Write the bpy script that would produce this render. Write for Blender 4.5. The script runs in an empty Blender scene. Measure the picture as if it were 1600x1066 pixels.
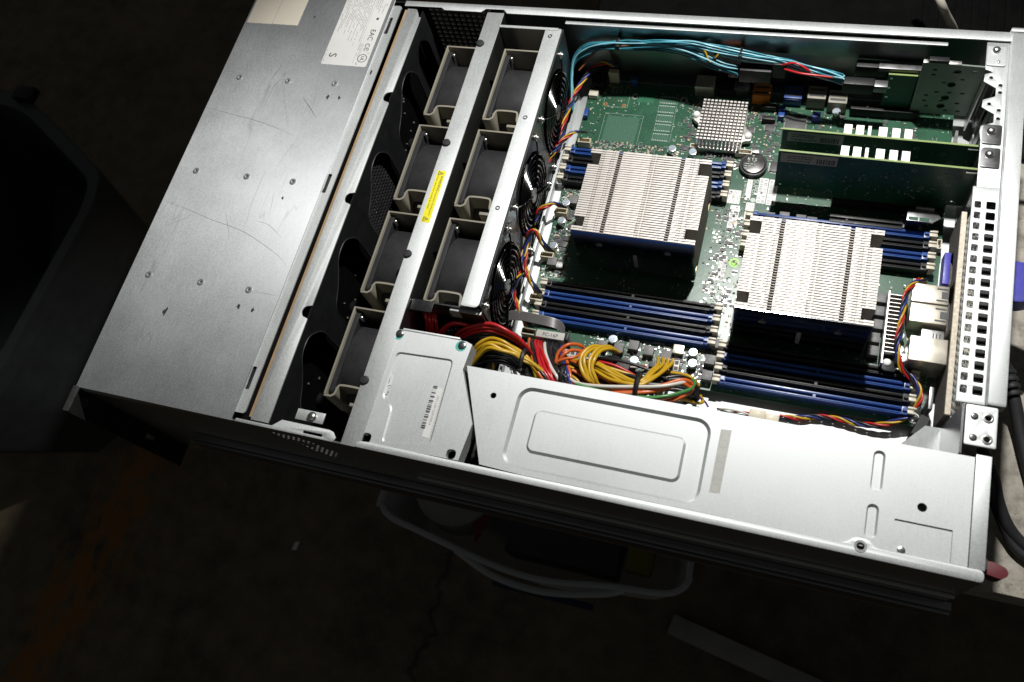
import bpy, bmesh, math, random
from mathutils import Vector, Matrix
from mathutils.geometry import tessellate_polygon
random.seed(7)
S = 0.001                      # the scene is laid out in millimetres
scene = bpy.context.scene
C = scene.collection

# ------------------------------------------------------------------ camera
cam_d = bpy.data.cameras.new('camera'); cam = bpy.data.objects.new('camera', cam_d); C.objects.link(cam)
right = Vector((0.94625, 0.25438, -0.19975)); down = Vector((0.15974, -0.90457, -0.39527)); fwd = Vector((-0.28124, 0.34212, -0.89658))
M = Matrix.Identity(4)
for i in range(3):
    M[i][0] = right[i]; M[i][1] = -down[i]; M[i][2] = -fwd[i]
M.translation = Vector((550.13, -120.47, 771.94)) * S
cam.matrix_world = M
cam_d.sensor_width = 36; cam_d.lens = 30.016; cam_d.clip_start = 0.02; cam_d.clip_end = 50
cam_d.dof.use_dof = True; cam_d.dof.focus_distance = 0.74; cam_d.dof.aperture_fstop = 9.0
scene.camera = cam
# ------------------------------------------------------------------ light
w = bpy.data.worlds.new('World'); scene.world = w; w.use_nodes = True
bg = w.node_tree.nodes['Background']; bg.inputs[0].default_value = (0.97, 1.0, 0.97, 1); bg.inputs[1].default_value = 0.036
ld = bpy.data.lights.new('work_lamp', 'SPOT'); lamp = bpy.data.objects.new('work_lamp', ld); C.objects.link(lamp)
ld.energy = 30; ld.color = (1.0, 0.985, 0.955); ld.shadow_soft_size = 0.013; ld.spot_size = math.radians(91); ld.spot_blend = 0.4
lamp.location = Vector((548, 485, 765)) * S
lamp.rotation_euler = (Vector((470, 150, 120)) - Vector((548, 485, 765))).to_track_quat('-Z', 'Y').to_euler()
scene.view_settings.view_transform = 'Standard'; scene.view_settings.look = 'None'
scene.view_settings.exposure = 0.0; scene.view_settings.gamma = 1.0; scene.view_settings.use_curve_mapping = False
scene.render.engine = 'CYCLES'
scene.render.resolution_x = 1024; scene.render.resolution_y = 682

# ------------------------------------------------------------------ materials
def nodes_of(name):
    m = bpy.data.materials.new(name); m.use_nodes = True
    return m, m.node_tree, m.node_tree.nodes['Principled BSDF']
def coords(nt, scale=(1, 1, 1)):
    t = nt.nodes.new('ShaderNodeTexCoord'); mp = nt.nodes.new('ShaderNodeMapping'); mp.inputs['Scale'].default_value = scale
    nt.links.new(t.outputs['Object'], mp.inputs['Vector']); return mp.outputs[0]
def noise(nt, vec, scale, detail=4, rough=.55):
    n = nt.nodes.new('ShaderNodeTexNoise'); n.inputs['Scale'].default_value = scale; n.inputs['Detail'].default_value = detail
    n.inputs['Roughness'].default_value = rough; nt.links.new(vec, n.inputs['Vector']); return n.outputs['Fac']
def ramp(nt, fac, stops):
    r = nt.nodes.new('ShaderNodeValToRGB'); e = r.color_ramp.elements
    while len(e) < len(stops): e.new(.5)
    for el, (p, c) in zip(e, stops):
        el.position = p; el.color = (*c, 1) if len(c) == 3 else c
    nt.links.new(fac, r.inputs[0]); return r.outputs[0]
def mul(nt, a, b, op='MULTIPLY'):
    m = nt.nodes.new('ShaderNodeMath'); m.operation = op
    for i, x in enumerate((a, b)):
        if isinstance(x, (int, float)): m.inputs[i].default_value = x
        else: nt.links.new(x, m.inputs[i])
    return m.outputs[0]
def mixc(nt, fac, a, b):
    m = nt.nodes.new('ShaderNodeMix'); m.data_type = 'RGBA'
    for s, x in ((m.inputs[0], fac), (m.inputs[6], a), (m.inputs[7], b)):
        if isinstance(x, (int, float)): s.default_value = x
        elif isinstance(x, tuple): s.default_value = (*x, 1)
        else: nt.links.new(x, s)
    return m.outputs[2]
def bump(nt, b, h, strength, dist):
    n = nt.nodes.new('ShaderNodeBump'); n.inputs['Strength'].default_value = strength; n.inputs['Distance'].default_value = dist
    nt.links.new(h, n.inputs['Height']); nt.links.new(n.outputs[0], b.inputs['Normal'])
def simple(name, col, rough=.5, metal=0., var=.12, vs=60, bstr=0, spec=.5):
    m, nt, b = nodes_of(name); v = coords(nt); n = noise(nt, v, vs)
    lo = tuple(c * (1 - var) for c in col); hi = tuple(min(1, c * (1 + var)) for c in col)
    nt.links.new(ramp(nt, n, [(.3, lo), (.7, hi)]), b.inputs['Base Color'])
    nt.links.new(ramp(nt, noise(nt, v, vs * 3.1), [(.25, (rough * .82,) * 3), (.75, (min(1, rough * 1.18),) * 3)]), b.inputs['Roughness'])
    b.inputs['Metallic'].default_value = metal; b.inputs['Specular IOR Level'].default_value = spec
    if bstr: bump(nt, b, noise(nt, v, vs * 8), bstr, .0004)
    return m
def zinc_mat(name, col, rough, metal, aniso, scratches):
    """galvanised sheet: fine mottling, brushed across, hairline scratches"""
    m, nt, b = nodes_of(name); v = coords(nt)
    big = noise(nt, v, 14, 3); fine = noise(nt, v, 900, 2, .7); grain = noise(nt, coords(nt, (260, 14, 260)), 6, 3)
    f = mul(nt, mul(nt, big, .35), mul(nt, mul(nt, fine, .45), mul(nt, grain, .2), 'ADD'), 'ADD')
    lo = tuple(c * .84 for c in col); hi = tuple(min(1, c * 1.1) for c in col)
    c = ramp(nt, f, [(.32, lo), (.68, hi)])
    if scratches:
        for k, (sc, rot) in enumerate(((9, .35), (13, -.6), (6, 1.2))):
            mp = nt.nodes.new('ShaderNodeMapping'); mp.inputs['Rotation'].default_value = (0, 0, rot); mp.inputs['Scale'].default_value = (1, .12, 1)
            mp.inputs['Location'].default_value = (k * 3.1, k * 1.7, 0); nt.links.new(v, mp.inputs['Vector'])
            d = nt.nodes.new('ShaderNodeTexNoise'); d.inputs['Scale'].default_value = sc * 2.5; d.inputs['Detail'].default_value = 3
            nt.links.new(mp.outputs[0], d.inputs['Vector'])
            line = ramp(nt, mul(nt, mul(nt, d.outputs['Fac'], .5, 'SUBTRACT'), 0, 'ABSOLUTE'), [(.0, (1, 1, 1)), (.0016 if k else .0022, (0, 0, 0))])
            gate = ramp(nt, noise(nt, v, 7 + k * 3, 2), [(.52, (0, 0, 0)), (.66, (1, 1, 1))])
            c = mixc(nt, mul(nt, mul(nt, line, gate), .5), c, tuple(x * (.42 if k != 1 else 1.35) for x in col))
        spots = nt.nodes.new('ShaderNodeTexVoronoi'); spots.inputs['Scale'].default_value = 24; nt.links.new(v, spots.inputs['Vector'])
        g = ramp(nt, spots.outputs['Distance'], [(.03, (1, 1, 1)), (.055, (0, 0, 0))])
        gate = ramp(nt, noise(nt, v, 9, 1), [(.6, (0, 0, 0)), (.64, (1, 1, 1))])
        c = mixc(nt, mul(nt, mul(nt, g, gate), .75), c, (.05, .05, .05))
    nt.links.new(c, b.inputs['Base Color'])
    nt.links.new(ramp(nt, f, [(.3, (rough * .85,) * 3), (.7, (rough * 1.15,) * 3)]), b.inputs['Roughness'])
    b.inputs['Metallic'].default_value = metal
    if aniso:
        b.inputs['Anisotropic'].default_value = aniso
        t = nt.nodes.new('ShaderNodeTangent'); t.direction_type = 'UV_MAP'; t.uv_map = 'grain'; nt.links.new(t.outputs[0], b.inputs['Tangent'])
    bump(nt, b, fine, .06, .0003)
    return m
MAT = {}
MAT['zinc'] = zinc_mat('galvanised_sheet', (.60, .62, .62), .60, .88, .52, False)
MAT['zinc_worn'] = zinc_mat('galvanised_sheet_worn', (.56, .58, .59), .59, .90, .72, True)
MAT['zinc_shaded'] = zinc_mat('galvanised_shaded', (.26, .27, .27), .34, 1.0, 0, False)  # same zinc, shade put into the colour for parts turned from the lamp
MAT['zinc_half_shaded'] = zinc_mat('galvanised_half_shaded', (.50, .50, .48), .36, .9, 0, False)  # same zinc, less darkened to stand for ambient light on the outer wall
MAT['guard_wire'] = simple('guard_wire', (.10, .10, .10), .16, 1, .1)
MAT['side_black'] = simple('black_coat', (.03, .03, .031), .38, .5, .2)
MAT['rivet'] = simple('rivet_steel', (.66, .67, .66), .5, .8, .1)
MAT['steel'] = simple('bright_steel', (.66, .66, .64), .3, 1, .1)
MAT['dark_steel'] = simple('dark_steel', (.20, .20, .205), .35, .9, .2)
MAT['black_steel'] = simple('black_steel', (.010, .0105, .011), .4, 0, .25)
MAT['black'] = simple('black_plastic', (.010, .010, .011), .45, 0, .2, 90, .15, .35)
MAT['grey_black'] = simple('fan_plastic', (.020, .020, .022), .6, 0, .25, 70, .25, .35)
MAT['tan'] = simple('tan_plastic', (.24, .222, .175), .5, 0, .08, 40)
MAT['beige'] = simple('beige_nylon', (.52, .47, .34), .45, 0, .08, 80)
MAT['ivory'] = simple('ivory_nylon', (.55, .51, .42), .4, 0, .06, 80)
MAT['white'] = simple('white_plastic', (.85, .85, .83), .45, 0, .05)
MAT['blue'] = simple('blue_plastic', (.018, .060, .235), .32, 0, .12, 80)
MAT['vga_blue'] = simple('violet_blue_plastic', (.06, .06, .38), .42, 0, .1, 60)
MAT['orange_plastic'] = simple('orange_plastic', (.62, .20, .02), .4, 0, .1, 60)
MAT['alu'] = simple('aluminium', (.66, .63, .60), .4, 1, .06, 120)
MAT['fin'] = simple('fin_aluminium', (.47, .44, .41), .58, .70, .06, 160)
MAT['chrome'] = simple('polished_face', (.55, .56, .58), .12, 1, .08, 30)
MAT['copper'] = simple('brassy_copper', (.50, .40, .22), .3, 1, .2, 60)
MAT['nickel'] = simple('nickel_shell', (.62, .58, .50), .38, .9, .05, 40)
MAT['ferrite'] = simple('ferrite', (.15, .15, .15), .6, .2, .15, 90)
MAT['chip'] = simple('chip_epoxy', (.05, .05, .052), .5, 0, .15, 120, .1)
MAT['ceramic'] = simple('ceramic', (.42, .33, .22), .5, 0, .2, 90)
MAT['solder'] = simple('solder', (.78, .78, .75), .3, .9, .15, 120)
MAT['silk'] = simple('silkscreen', (.44, .50, .44), .6, 0, .1, 200)
MAT['label'] = simple('label_paper', (.66, .66, .64), .55, 0, .04, 30)
MAT['label_dull'] = simple('label_foil', (.40, .40, .37), .6, 0, .05, 30)
MAT['label_tan'] = simple('label_cream', (.72, .66, .55), .6, 0, .04, 30)
MAT['yellow_label'] = simple('yellow_label', (.78, .70, .02), .5, 0, .05, 30)
MAT['green_label'] = simple('green_sticker', (.35, .80, .12), .5, 0, .05, 30)
MAT['ink'] = simple('ink', (.05, .05, .055), .6, 0, .05)
MAT['ink_grey'] = simple('grey_ink', (.30, .30, .31), .6, 0, .05)
MAT['foam'] = simple('emi_foam', (.11, .10, .088), .9, 0, .35, 500, .6)
MAT['foam_edge'] = simple('foam_edge', (.62, .55, .45), .85, 0, .2, 400, .5)
MAT['maroon'] = simple('maroon_plastic', (.12, .025, .03), .45, 0, .1)
MAT['pcb_brown'] = simple('board_edge_brown', (.36, .24, .13), .6, 0, .15, 60)
MAT['cap_top'] = simple('capacitor_top', (.72, .82, .92), .25, .8, .05)
MAT['rubber'] = simple('rubber', (.022, .022, .024), .6, 0, .2, 60)
WIRE = dict(red=(.42, .012, .016), black=(.014, .014, .015), yellow=(.48, .29, .014), orange=(.52, .10, .018), blue=(.018, .028, .16),
            green=(.045, .20, .05), white=(.55, .53, .48), teal=(.035, .20, .26), pale=(.20, .46, .54), grey=(.15, .148, .145), brown=(.25, .09, .03), violet=(.10, .03, .25), cream=(.52, .50, .42))
for k, c in WIRE.items(): MAT['w_' + k] = simple('wire_' + k, c, .33, 0, .06, 40)

def pcb_mat(name, dark, mid, light):
    m, nt, b = nodes_of(name); v = coords(nt)
    br = nt.nodes.new('ShaderNodeTexVoronoi'); br.distance = 'MANHATTAN'; br.feature = 'F2'; br.inputs['Scale'].default_value = 150; nt.links.new(v, br.inputs['Vector'])
    f2 = nt.nodes.new('ShaderNodeTexVoronoi'); f2.distance = 'CHEBYCHEV'; f2.inputs['Scale'].default_value = 420; nt.links.new(v, f2.inputs['Vector'])
    wv = nt.nodes.new('ShaderNodeTexWave'); wv.inputs['Scale'].default_value = 210; wv.inputs['Distortion'].default_value = 3; wv.inputs['Detail'].default_value = 1
    wv.bands_direction = 'DIAGONAL'; nt.links.new(v, wv.inputs['Vector'])
    gate = ramp(nt, noise(nt, v, 28, 2), [(.47, (0, 0, 0)), (.53, (1, 1, 1))])
    c = ramp(nt, br.outputs['Distance'], [(.2, mid), (.75, light)])
    c = mixc(nt, mul(nt, gate, .55), c, ramp(nt, wv.outputs['Fac'], [(.35, dark), (.65, light)]))
    c = mixc(nt, ramp(nt, f2.outputs['Distance'], [(.06, (.4, .4, .4)), (.11, (0, 0, 0))]), c, (.45, .5, .40))
    nt.links.new(c, b.inputs['Base Color']); b.inputs['Roughness'].default_value = .32
    bump(nt, b, br.outputs['Distance'], .1, .0002)
    return m
MAT['pcb'] = pcb_mat('green_circuit_board', (.006, .034, .019), (.011, .056, .031), (.024, .088, .048))
MAT['card_pcb'] = pcb_mat('card_circuit_board', (.004, .03, .018), (.007, .052, .028), (.012, .075, .04))
MAT['card_edge'] = simple('card_edge', (.19, .26, .08), .5, 0, .15, 90)

def translucent(name, col, alpha):
    m, nt, b = nodes_of(name)
    b.inputs['Base Color'].default_value = (*col, 1); b.inputs['Roughness'].default_value = .35; b.inputs['Transmission Weight'].default_value = alpha
    b.inputs['IOR'].default_value = 1.2
    return m
MAT['bin'] = translucent('clear_polypropylene', (.78, .80, .82), .6)

# ------------------------------------------------------------------ mesh helpers (millimetres)
ORG = {}
def catmull(pts, n=6):
    P = [Vector(p) for p in pts]
    if len(P) < 3: return P
    P = [P[0] * 2 - P[1]] + P + [P[-1] * 2 - P[-2]]; out = []
    for i in range(1, len(P) - 2):
        a, b, c, d = P[i - 1:i + 3]
        for k in range(n):
            t = k / n
            out.append(.5 * ((2 * b) + (c - a) * t + (2 * a - 5 * b + 4 * c - d) * t * t + (3 * b - a - 3 * c + d) * t ** 3))
    out.append(P[-2]); return out
def rrect(x0, x1, y0, y1, r, n=5):
    out = []
    for cx, cy, a0 in ((x1 - r, y0 + r, -90), (x1 - r, y1 - r, 0), (x0 + r, y1 - r, 90), (x0 + r, y0 + r, 180)):
        for k in range(n + 1):
            a = math.radians(a0 + 90 * k / n); out.append((cx + r * math.cos(a), cy + r * math.sin(a)))
    return out
def circ(cx, cy, r, n=16): return [(cx + r * math.cos(2 * math.pi * k / n), cy + r * math.sin(2 * math.pi * k / n)) for k in range(n)]
def roundpoly(pts, r, n=4):
    out = []; N = len(pts)
    for i in range(N):
        p = Vector(pts[i]); a = Vector(pts[i - 1]) - p; b = Vector(pts[(i + 1) % N]) - p
        d = min(r, a.length * .45, b.length * .45); s = p + a.normalized() * d; e = p + b.normalized() * d
        for k in range(n + 1):
            t = k / n; out.append(tuple((1 - t) ** 2 * s + 2 * t * (1 - t) * p + t * t * e))
    return out
def inset(loop, d):
    """move every corner of a counter-clockwise loop inwards by d"""
    out = []; N = len(loop)
    for i in range(N):
        p0, p1, p2 = Vector(loop[i - 1]), Vector(loop[i]), Vector(loop[(i + 1) % N])
        e1 = (p1 - p0).normalized(); e2 = (p2 - p1).normalized()
        n1 = Vector((-e1.y, e1.x)); n2 = Vector((-e2.y, e2.x)); m = n1 + n2
        m = m / max(.3, m.dot(n1)) if m.length > 1e-6 else n1
        out.append(tuple(p1 + m * d))
    return out
PL = {'xy': lambda a, b, c: (a, b, c), 'xz': lambda a, b, c: (a, c, b), 'yz': lambda a, b, c: (c, a, b)}
class MB:
    def __init__(s): s.v = []; s.f = []
    def box(s, x0, x1, y0, y1, z0, z1):
        k = len(s.v); s.v += [(x0, y0, z0), (x1, y0, z0), (x1, y1, z0), (x0, y1, z0), (x0, y0, z1), (x1, y0, z1), (x1, y1, z1), (x0, y1, z1)]
        s.f += [tuple(k + i for i in q) for q in ((3, 2, 1, 0), (4, 5, 6, 7), (0, 1, 5, 4), (1, 2, 6, 5), (2, 3, 7, 6), (3, 0, 4, 7))]; return s
    def cyl(s, p0, p1, r0, r1=None, n=14):
        r1 = r0 if r1 is None else r1; p0 = Vector(p0); p1 = Vector(p1); ax = (p1 - p0).normalized()
        u = ax.orthogonal().normalized(); w_ = ax.cross(u); k = len(s.v)
        for p, r in ((p0, r0), (p1, r1)):
            for i in range(n):
                a = 2 * math.pi * i / n; s.v.append(tuple(p + (u * math.cos(a) + w_ * math.sin(a)) * r))
        s.f += [(k + i, k + (i + 1) % n, k + n + (i + 1) % n, k + n + i) for i in range(n)]
        s.f += [tuple(k + n - 1 - i for i in range(n)), tuple(k + n + i for i in range(n))]; return s
    def dome(s, c, r, h, n=12):
        k = len(s.v); rings = ((1, 0), (.92, .45), (.68, .8), (.3, .97))
        for a, b in rings:
            for i in range(n): t = 2 * math.pi * i / n; s.v.append((c[0] + r * a * math.cos(t), c[1] + r * a * math.sin(t), c[2] + h * b))
        for j in range(3): s.f += [(k + j * n + i, k + j * n + (i + 1) % n, k + (j + 1) * n + (i + 1) % n, k + (j + 1) * n + i) for i in range(n)]
        s.f.append(tuple(k + 3 * n + i for i in range(n))); return s
    def tube(s, pts, r, n=6, smooth=5, closed=False):
        P = catmull(pts, smooth) if smooth else [Vector(p) for p in pts]
        k = len(s.v); L = len(P); up = None
        for i, p in enumerate(P):
            if closed: t = P[(i + 1) % L] - P[i - 1]
            else: t = P[min(i + 1, L - 1)] - P[max(i - 1, 0)]
            t = t.normalized() if t.length > 1e-9 else Vector((1, 0, 0))
            if up is None: up = t.orthogonal().normalized()
            up = (up - t * up.dot(t)); up = up.normalized() if up.length > 1e-6 else t.orthogonal().normalized()
            b = t.cross(up)
            for j in range(n):
                a = 2 * math.pi * j / n; s.v.append(tuple(p + (up * math.cos(a) + b * math.sin(a)) * r))
        for i in range(L if closed else L - 1):
            a, b = k + i * n, k + ((i + 1) % L) * n
            s.f += [(a + j, a + (j + 1) % n, b + (j + 1) % n, b + j) for j in range(n)]
        if not closed: s.f += [tuple(k + n - 1 - j for j in range(n)), tuple(k + (L - 1) * n + j for j in range(n))]
        return s
    def plate(s, outer, holes, t0, t1, plane='xy'):
        loops = [outer] + list(holes); flat = [p for l in loops for p in l]; f = PL[plane]; k = len(s.v); N = len(flat)
        tri = tessellate_polygon([[Vector((p[0], p[1], 0)) for p in l] for l in loops])
        s.v += [f(p[0], p[1], t0) for p in flat] + [f(p[0], p[1], t1) for p in flat]
        for a, b, c in tri:
            s.f.append((k + a, k + b, k + c)); s.f.append((k + N + c, k + N + b, k + N + a))
        o = 0
        for l in loops:
            n = len(l); s.f += [(k + o + i, k + o + (i + 1) % n, k + N + o + (i + 1) % n, k + N + o + i) for i in range(n)]; o += n
        return s
    def band(s, la, za, lb, zb):
        k = len(s.v); n = len(la); s.v += [(p[0], p[1], za) for p in la] + [(p[0], p[1], zb) for p in lb]
        s.f += [(k + i, k + (i + 1) % n, k + n + (i + 1) % n, k + n + i) for i in range(n)]; return s
    def cap(s, loop, z, holes=()):
        loops = [loop] + list(holes); flat = [p for l in loops for p in l]; k = len(s.v)
        s.v += [(p[0], p[1], z) for p in flat]
        s.f += [(k + c, k + b, k + a) for a, b, c in tessellate_polygon([[Vector((p[0], p[1], 0)) for p in l] for l in loops])]; return s
    def path_wall(s, pts, t, z0, z1):
        """a thin upright wall that follows a plan line"""
        P = [Vector(p) for p in pts]; L = []; R = []
        for i, p in enumerate(P):
            d = (P[min(i + 1, len(P) - 1)] - P[max(i - 1, 0)]).normalized(); nn = Vector((-d.y, d.x)) * t / 2
            L.append(p + nn); R.append(p - nn)
        loop = [tuple(q) for q in L] + [tuple(q) for q in reversed(R)]
        return s.plate(loop, [], z0, z1)
    def build(s, name, mat, parent=None, bevel=0, smooth=35, kind=None, label=None, loc=None):
        o0 = ORG.get(parent.name, (0, 0, 0)) if parent else (loc or (0, 0, 0))
        me = bpy.data.meshes.new(name)
        me.from_pydata([((a - o0[0]) * S, (b - o0[1]) * S, (c - o0[2]) * S) for a, b, c in s.v], [], s.f)
        bm = bmesh.new(); bm.from_mesh(me); bmesh.ops.recalc_face_normals(bm, faces=bm.faces)
        if bevel:
            ed = [e for e in bm.edges if len(e.link_faces) == 2 and e.calc_face_angle(0) > .6]
            bmesh.ops.bevel(bm, geom=ed, offset=bevel * S, segments=2, profile=.6, affect='EDGES', clamp_overlap=True)
        uv = bm.loops.layers.uv.new('grain')
        for f in bm.faces:
            for l in f.loops: l[uv].uv = (l.vert.co.x, l.vert.co.y + l.vert.co.z * .31)
            f.smooth = True
        bm.to_mesh(me); bm.free(); me.set_sharp_from_angle(angle=math.radians(smooth))
        me.materials.append(MAT[mat] if isinstance(mat, str) else mat)
        ob = bpy.data.objects.new(name, me); C.objects.link(ob)
        if parent: ob.parent = parent; ORG[ob.name] = o0
        else: ob.location = Vector(o0) * S; ORG[ob.name] = o0
        if kind: ob['kind'] = kind
        if label: ob['label'] = label
        return ob
def tag(o, label, cat, group=None):
    o['label'] = label; o['category'] = cat
    if group: o['group'] = group
    return o
def thing(name, label, cat, loc, group=None):
    o = bpy.data.objects.new(name, None); C.objects.link(o); o.location = Vector(loc) * S; o.empty_display_size = .01
    ORG[o.name] = loc; return tag(o, label, cat, group)
def again(src, parent, off):
    """another copy of a part (with its own pieces), moved by off millimetres"""
    o = src.copy(); C.objects.link(o); o.parent = parent; o.location = src.location + Vector(off) * S; ORG[o.name] = ORG[parent.name]
    for ch in src.children:
        c = ch.copy(); C.objects.link(c); c.parent = o; ORG[c.name] = ORG[parent.name]
    return o
def retag(root, loc, label):
    """a copy of a whole thing with copies of its parts"""
    r = root.copy(); C.objects.link(r); r.location = Vector(loc) * S; r['label'] = label; ORG[r.name] = loc
    for ch in root.children:
        c = ch.copy(); C.objects.link(c); c.parent = r
        for g in ch.children: d = g.copy(); C.objects.link(d); d.parent = c
    return r
def text(s_, size, loc, rot, mat, parent, name='lettering', bold=0.0, plane=None, spacing=1.0):
    cu = bpy.data.curves.new('lettering', 'FONT'); cu.body = s_; cu.size = size * S; cu.extrude = .00002; cu.offset = bold * S; cu.space_character = spacing
    cu.resolution_u = 3
    tmp = bpy.data.objects.new('tmp_text', cu); C.objects.link(tmp); bpy.context.view_layer.update()
    me = bpy.data.meshes.new_from_object(tmp.evaluated_get(bpy.context.evaluated_depsgraph_get())); bpy.data.objects.remove(tmp); bpy.data.curves.remove(cu)
    R = Matrix.Rotation(math.radians(rot), 4, 'Z') if plane is None else plane
    me.transform(R); o0 = ORG[parent.name]
    me.transform(Matrix.Translation((Vector(loc) - Vector(o0)) * S)); me.materials.clear(); me.materials.append(MAT[mat])
    o = bpy.data.objects.new(name, me); C.objects.link(o); o.parent = parent; ORG[o.name] = o0; return o
def barcode(x0, x1, y0, y1, z, along, mat, parent, name='barcode', fill=.55, unit=.45):
    m = MB(); a, e = (x0, x1) if along == 'x' else (y0, y1)
    while a < e - unit:
        wd = unit * random.choice((1, 1, 2, 3))
        wd = min(wd, e - a)
        if random.random() < fill + .2:
            if along == 'x': m.box(a, a + wd * .8, y0, y1, z, z + .03)
            else: m.box(x0, x1, a, a + wd * .8, z, z + .03)
        a += wd + unit * random.choice((.6, 1, 1.6))
    return m.build(name, mat, parent)
def print_lines(x0, x1, y0, y1, z, along, pitch, mat, parent, name='small_print', h=.38, dens=.8, minlen=.45):
    """rows of print too small to read"""
    m = MB(); r = (x0 if along == 'y' else y0)
    while r < (x1 if along == 'y' else y1):
        a, e = (y0, y1) if along == 'y' else (x0, x1); e2 = a + (e - a) * random.uniform(minlen, 1); e0 = e - (e2 - a)
        p = e0 if along == 'y' else a; stop = e if along == 'y' else e2
        while p < stop:
            l = random.uniform(.5, 2.6) * pitch / 1.6
            if random.random() < dens:
                if along == 'y': m.box(r, r + pitch * h, p, min(stop, p + l), z, z + .02)
                else: m.box(p, min(stop, p + l), r, r + pitch * h, z, z + .02)
            p += l + .35 * pitch
        r += pitch
    return m.build(name, mat, parent, kind='stuff')
def screw(parent, c, r=3, h=1.6, mat='steel', name='screw'):
    m = MB(); m.cyl((c[0], c[1], c[2] - .4), (c[0], c[1], c[2] + h * .35), r, r, 14); m.dome((c[0], c[1], c[2] + h * .35), r, h * .65, 14)
    o = m.build(name, mat, parent)
    x = MB(); zt = c[2] + h * .93
    x.box(c[0] - r * .5, c[0] + r * .5, c[1] - r * .11, c[1] + r * .11, zt, zt + .12); x.box(c[0] - r * .11, c[0] + r * .11, c[1] - r * .5, c[1] + r * .5, zt, zt + .14)
    if parent.parent is None: x.build('cross_recess', 'ink', o)
    return o


# ------------------------------------------------------------------ setting: floor and work table
def floor_mat():
    m, nt, b = nodes_of('old_concrete'); v = coords(nt)
    n1 = noise(nt, v, 3.2, 8, .62); n2 = noise(nt, v, 26, 6, .6); n3 = noise(nt, v, 180, 3)
    f = mul(nt, mul(nt, n1, .5), mul(nt, mul(nt, n2, .35), mul(nt, n3, .15), 'ADD'), 'ADD')
    c = ramp(nt, f, [(.36, (.055, .044, .028)), (.5, (.135, .105, .066)), (.64, (.20, .158, .10))])
    sep = nt.nodes.new('ShaderNodeSeparateXYZ'); nt.links.new(v, sep.inputs[0])
    # worn safety-orange line
    lx = mul(nt, mul(nt, sep.outputs["X"], mul(nt, sep.outputs["Y"], .15), "SUBTRACT"), .66, "ADD")
    band_ = ramp(nt, mul(nt, lx, 0, 'ABSOLUTE'), [(.02, (1, 1, 1)), (.17, (0, 0, 0))])
    worn = ramp(nt, mul(nt, noise(nt, coords(nt, (1, .35, 1)), 30, 8, .72), mul(nt, band_, .22), 'ADD'), [(.64, (0, 0, 0)), (.72, (1, 1, 1))])
    c = mixc(nt, mul(nt, worn, band_), c, (.22, .095, .012))
    # crack
    cx = mul(nt, mul(nt, sep.outputs['X'], mul(nt, noise(nt, coords(nt, (.2, 1, 1)), 14, 5, .7), .12), 'ADD'), .115, 'SUBTRACT')
    cr = ramp(nt, mul(nt, cx, 0, 'ABSOLUTE'), [(.003, (1, 1, 1)), (.008, (0, 0, 0))])
    c = mixc(nt, mul(nt, cr, .7), c, (.012, .011, .010))
    nt.links.new(c, b.inputs['Base Color']); b.inputs['Roughness'].default_value = .75
    bump(nt, b, f, .4, .004); return m
MAT['floor'] = floor_mat()
fl = MB(); fl.box(-6000, 6000, -6000, 6000, -830, -800); o = fl.build('floor', 'floor'); o['kind'] = 'structure'
def table_mat():
    m, nt, b = nodes_of('worn_bench_top'); v = coords(nt)
    n1 = noise(nt, v, 10, 8, .66); n2 = noise(nt, v, 70, 6, .7); n3 = noise(nt, v, 420, 2)
    c = ramp(nt, n2, [(.3, (.20, .18, .15)), (.5, (.40, .37, .31)), (.75, (.52, .49, .42))])
    dirt = ramp(nt, n1, [(.52, (0, 0, 0)), (.66, (1, 1, 1))]); c = mixc(nt, mul(nt, dirt, .6), c, (.10, .085, .07))
    rust = ramp(nt, noise(nt, coords(nt, (1, 3, 1)), 16, 6, .7), [(.62, (0, 0, 0)), (.68, (1, 1, 1))]); c = mixc(nt, mul(nt, rust, .5), c, (.17, .09, .04))
    speck = ramp(nt, n3, [(.66, (0, 0, 0)), (.72, (1, 1, 1))]); c = mixc(nt, mul(nt, speck, .6), c, (.06, .06, .06))
    nt.links.new(c, b.inputs['Base Color']); b.inputs['Roughness'].default_value = .7; bump(nt, b, n2, .25, .001); return m
MAT['table'] = table_mat()
tb = thing('work_table', 'worn grey painted work table carrying the open server', 'table', (760, 480, -800))
MB().box(330, 1500, 30, 1100, -35, -.6).build('tabletop', 'table', tb, bevel=2)
lg = MB().box(380, 430, 420, 470, -799, -36).build('leg', 'dark_steel', tb)
for dx, dy in ((1040, 0), (0, 560), (1040, 560)): again(lg, tb, (dx, dy, 0))

# ------------------------------------------------------------------ the chassis
ch = thing('server_chassis', 'open galvanised steel server chassis with its rear lid removed', 'server', (351, 218, 0))
MB().box(1, 701, 1, 436, .2, 1.6).build('bottom_panel', 'zinc_shaded', ch)
# near side wall with its triangle of small vent holes
holes = []
for i in range(26):
    for j in range(24):
        x = 184 + i * 4.6 + (j % 2) * 2.3; z = 62 + j * 4.4
        top = 172 - max(0, (x - 206)) * 1.25; bot = 158 - (x - 190) * 1.35 if x < 262 else 60
        if bot - 4 < z < top and x < 292 and z > 64: holes.append([(x + 1.5 * math.cos(a), z + 1.5 * math.sin(a)) for a in (0, 1.05, 2.1, 3.14, 4.19, 5.24)])
MB().plate([(0, 1), (702, 1), (702, 177), (0, 177)], holes, -.7, .7, 'xz').build('side_wall', 'zinc_half_shaded', ch)
holes = []
for i in range(11):
    for j in range(10):
        x = 188 + i * 6.1; z = 114 + j * 6; holes.append(rrect(x, x + 4.2, z, z + 4.2, .6, 1))
MB().plate([(0, 1), (702, 1), (702, 176.4), (0, 176.4)], holes, 436.4, 437.6, 'xz').build('side_wall', 'zinc_shaded', ch)
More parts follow.
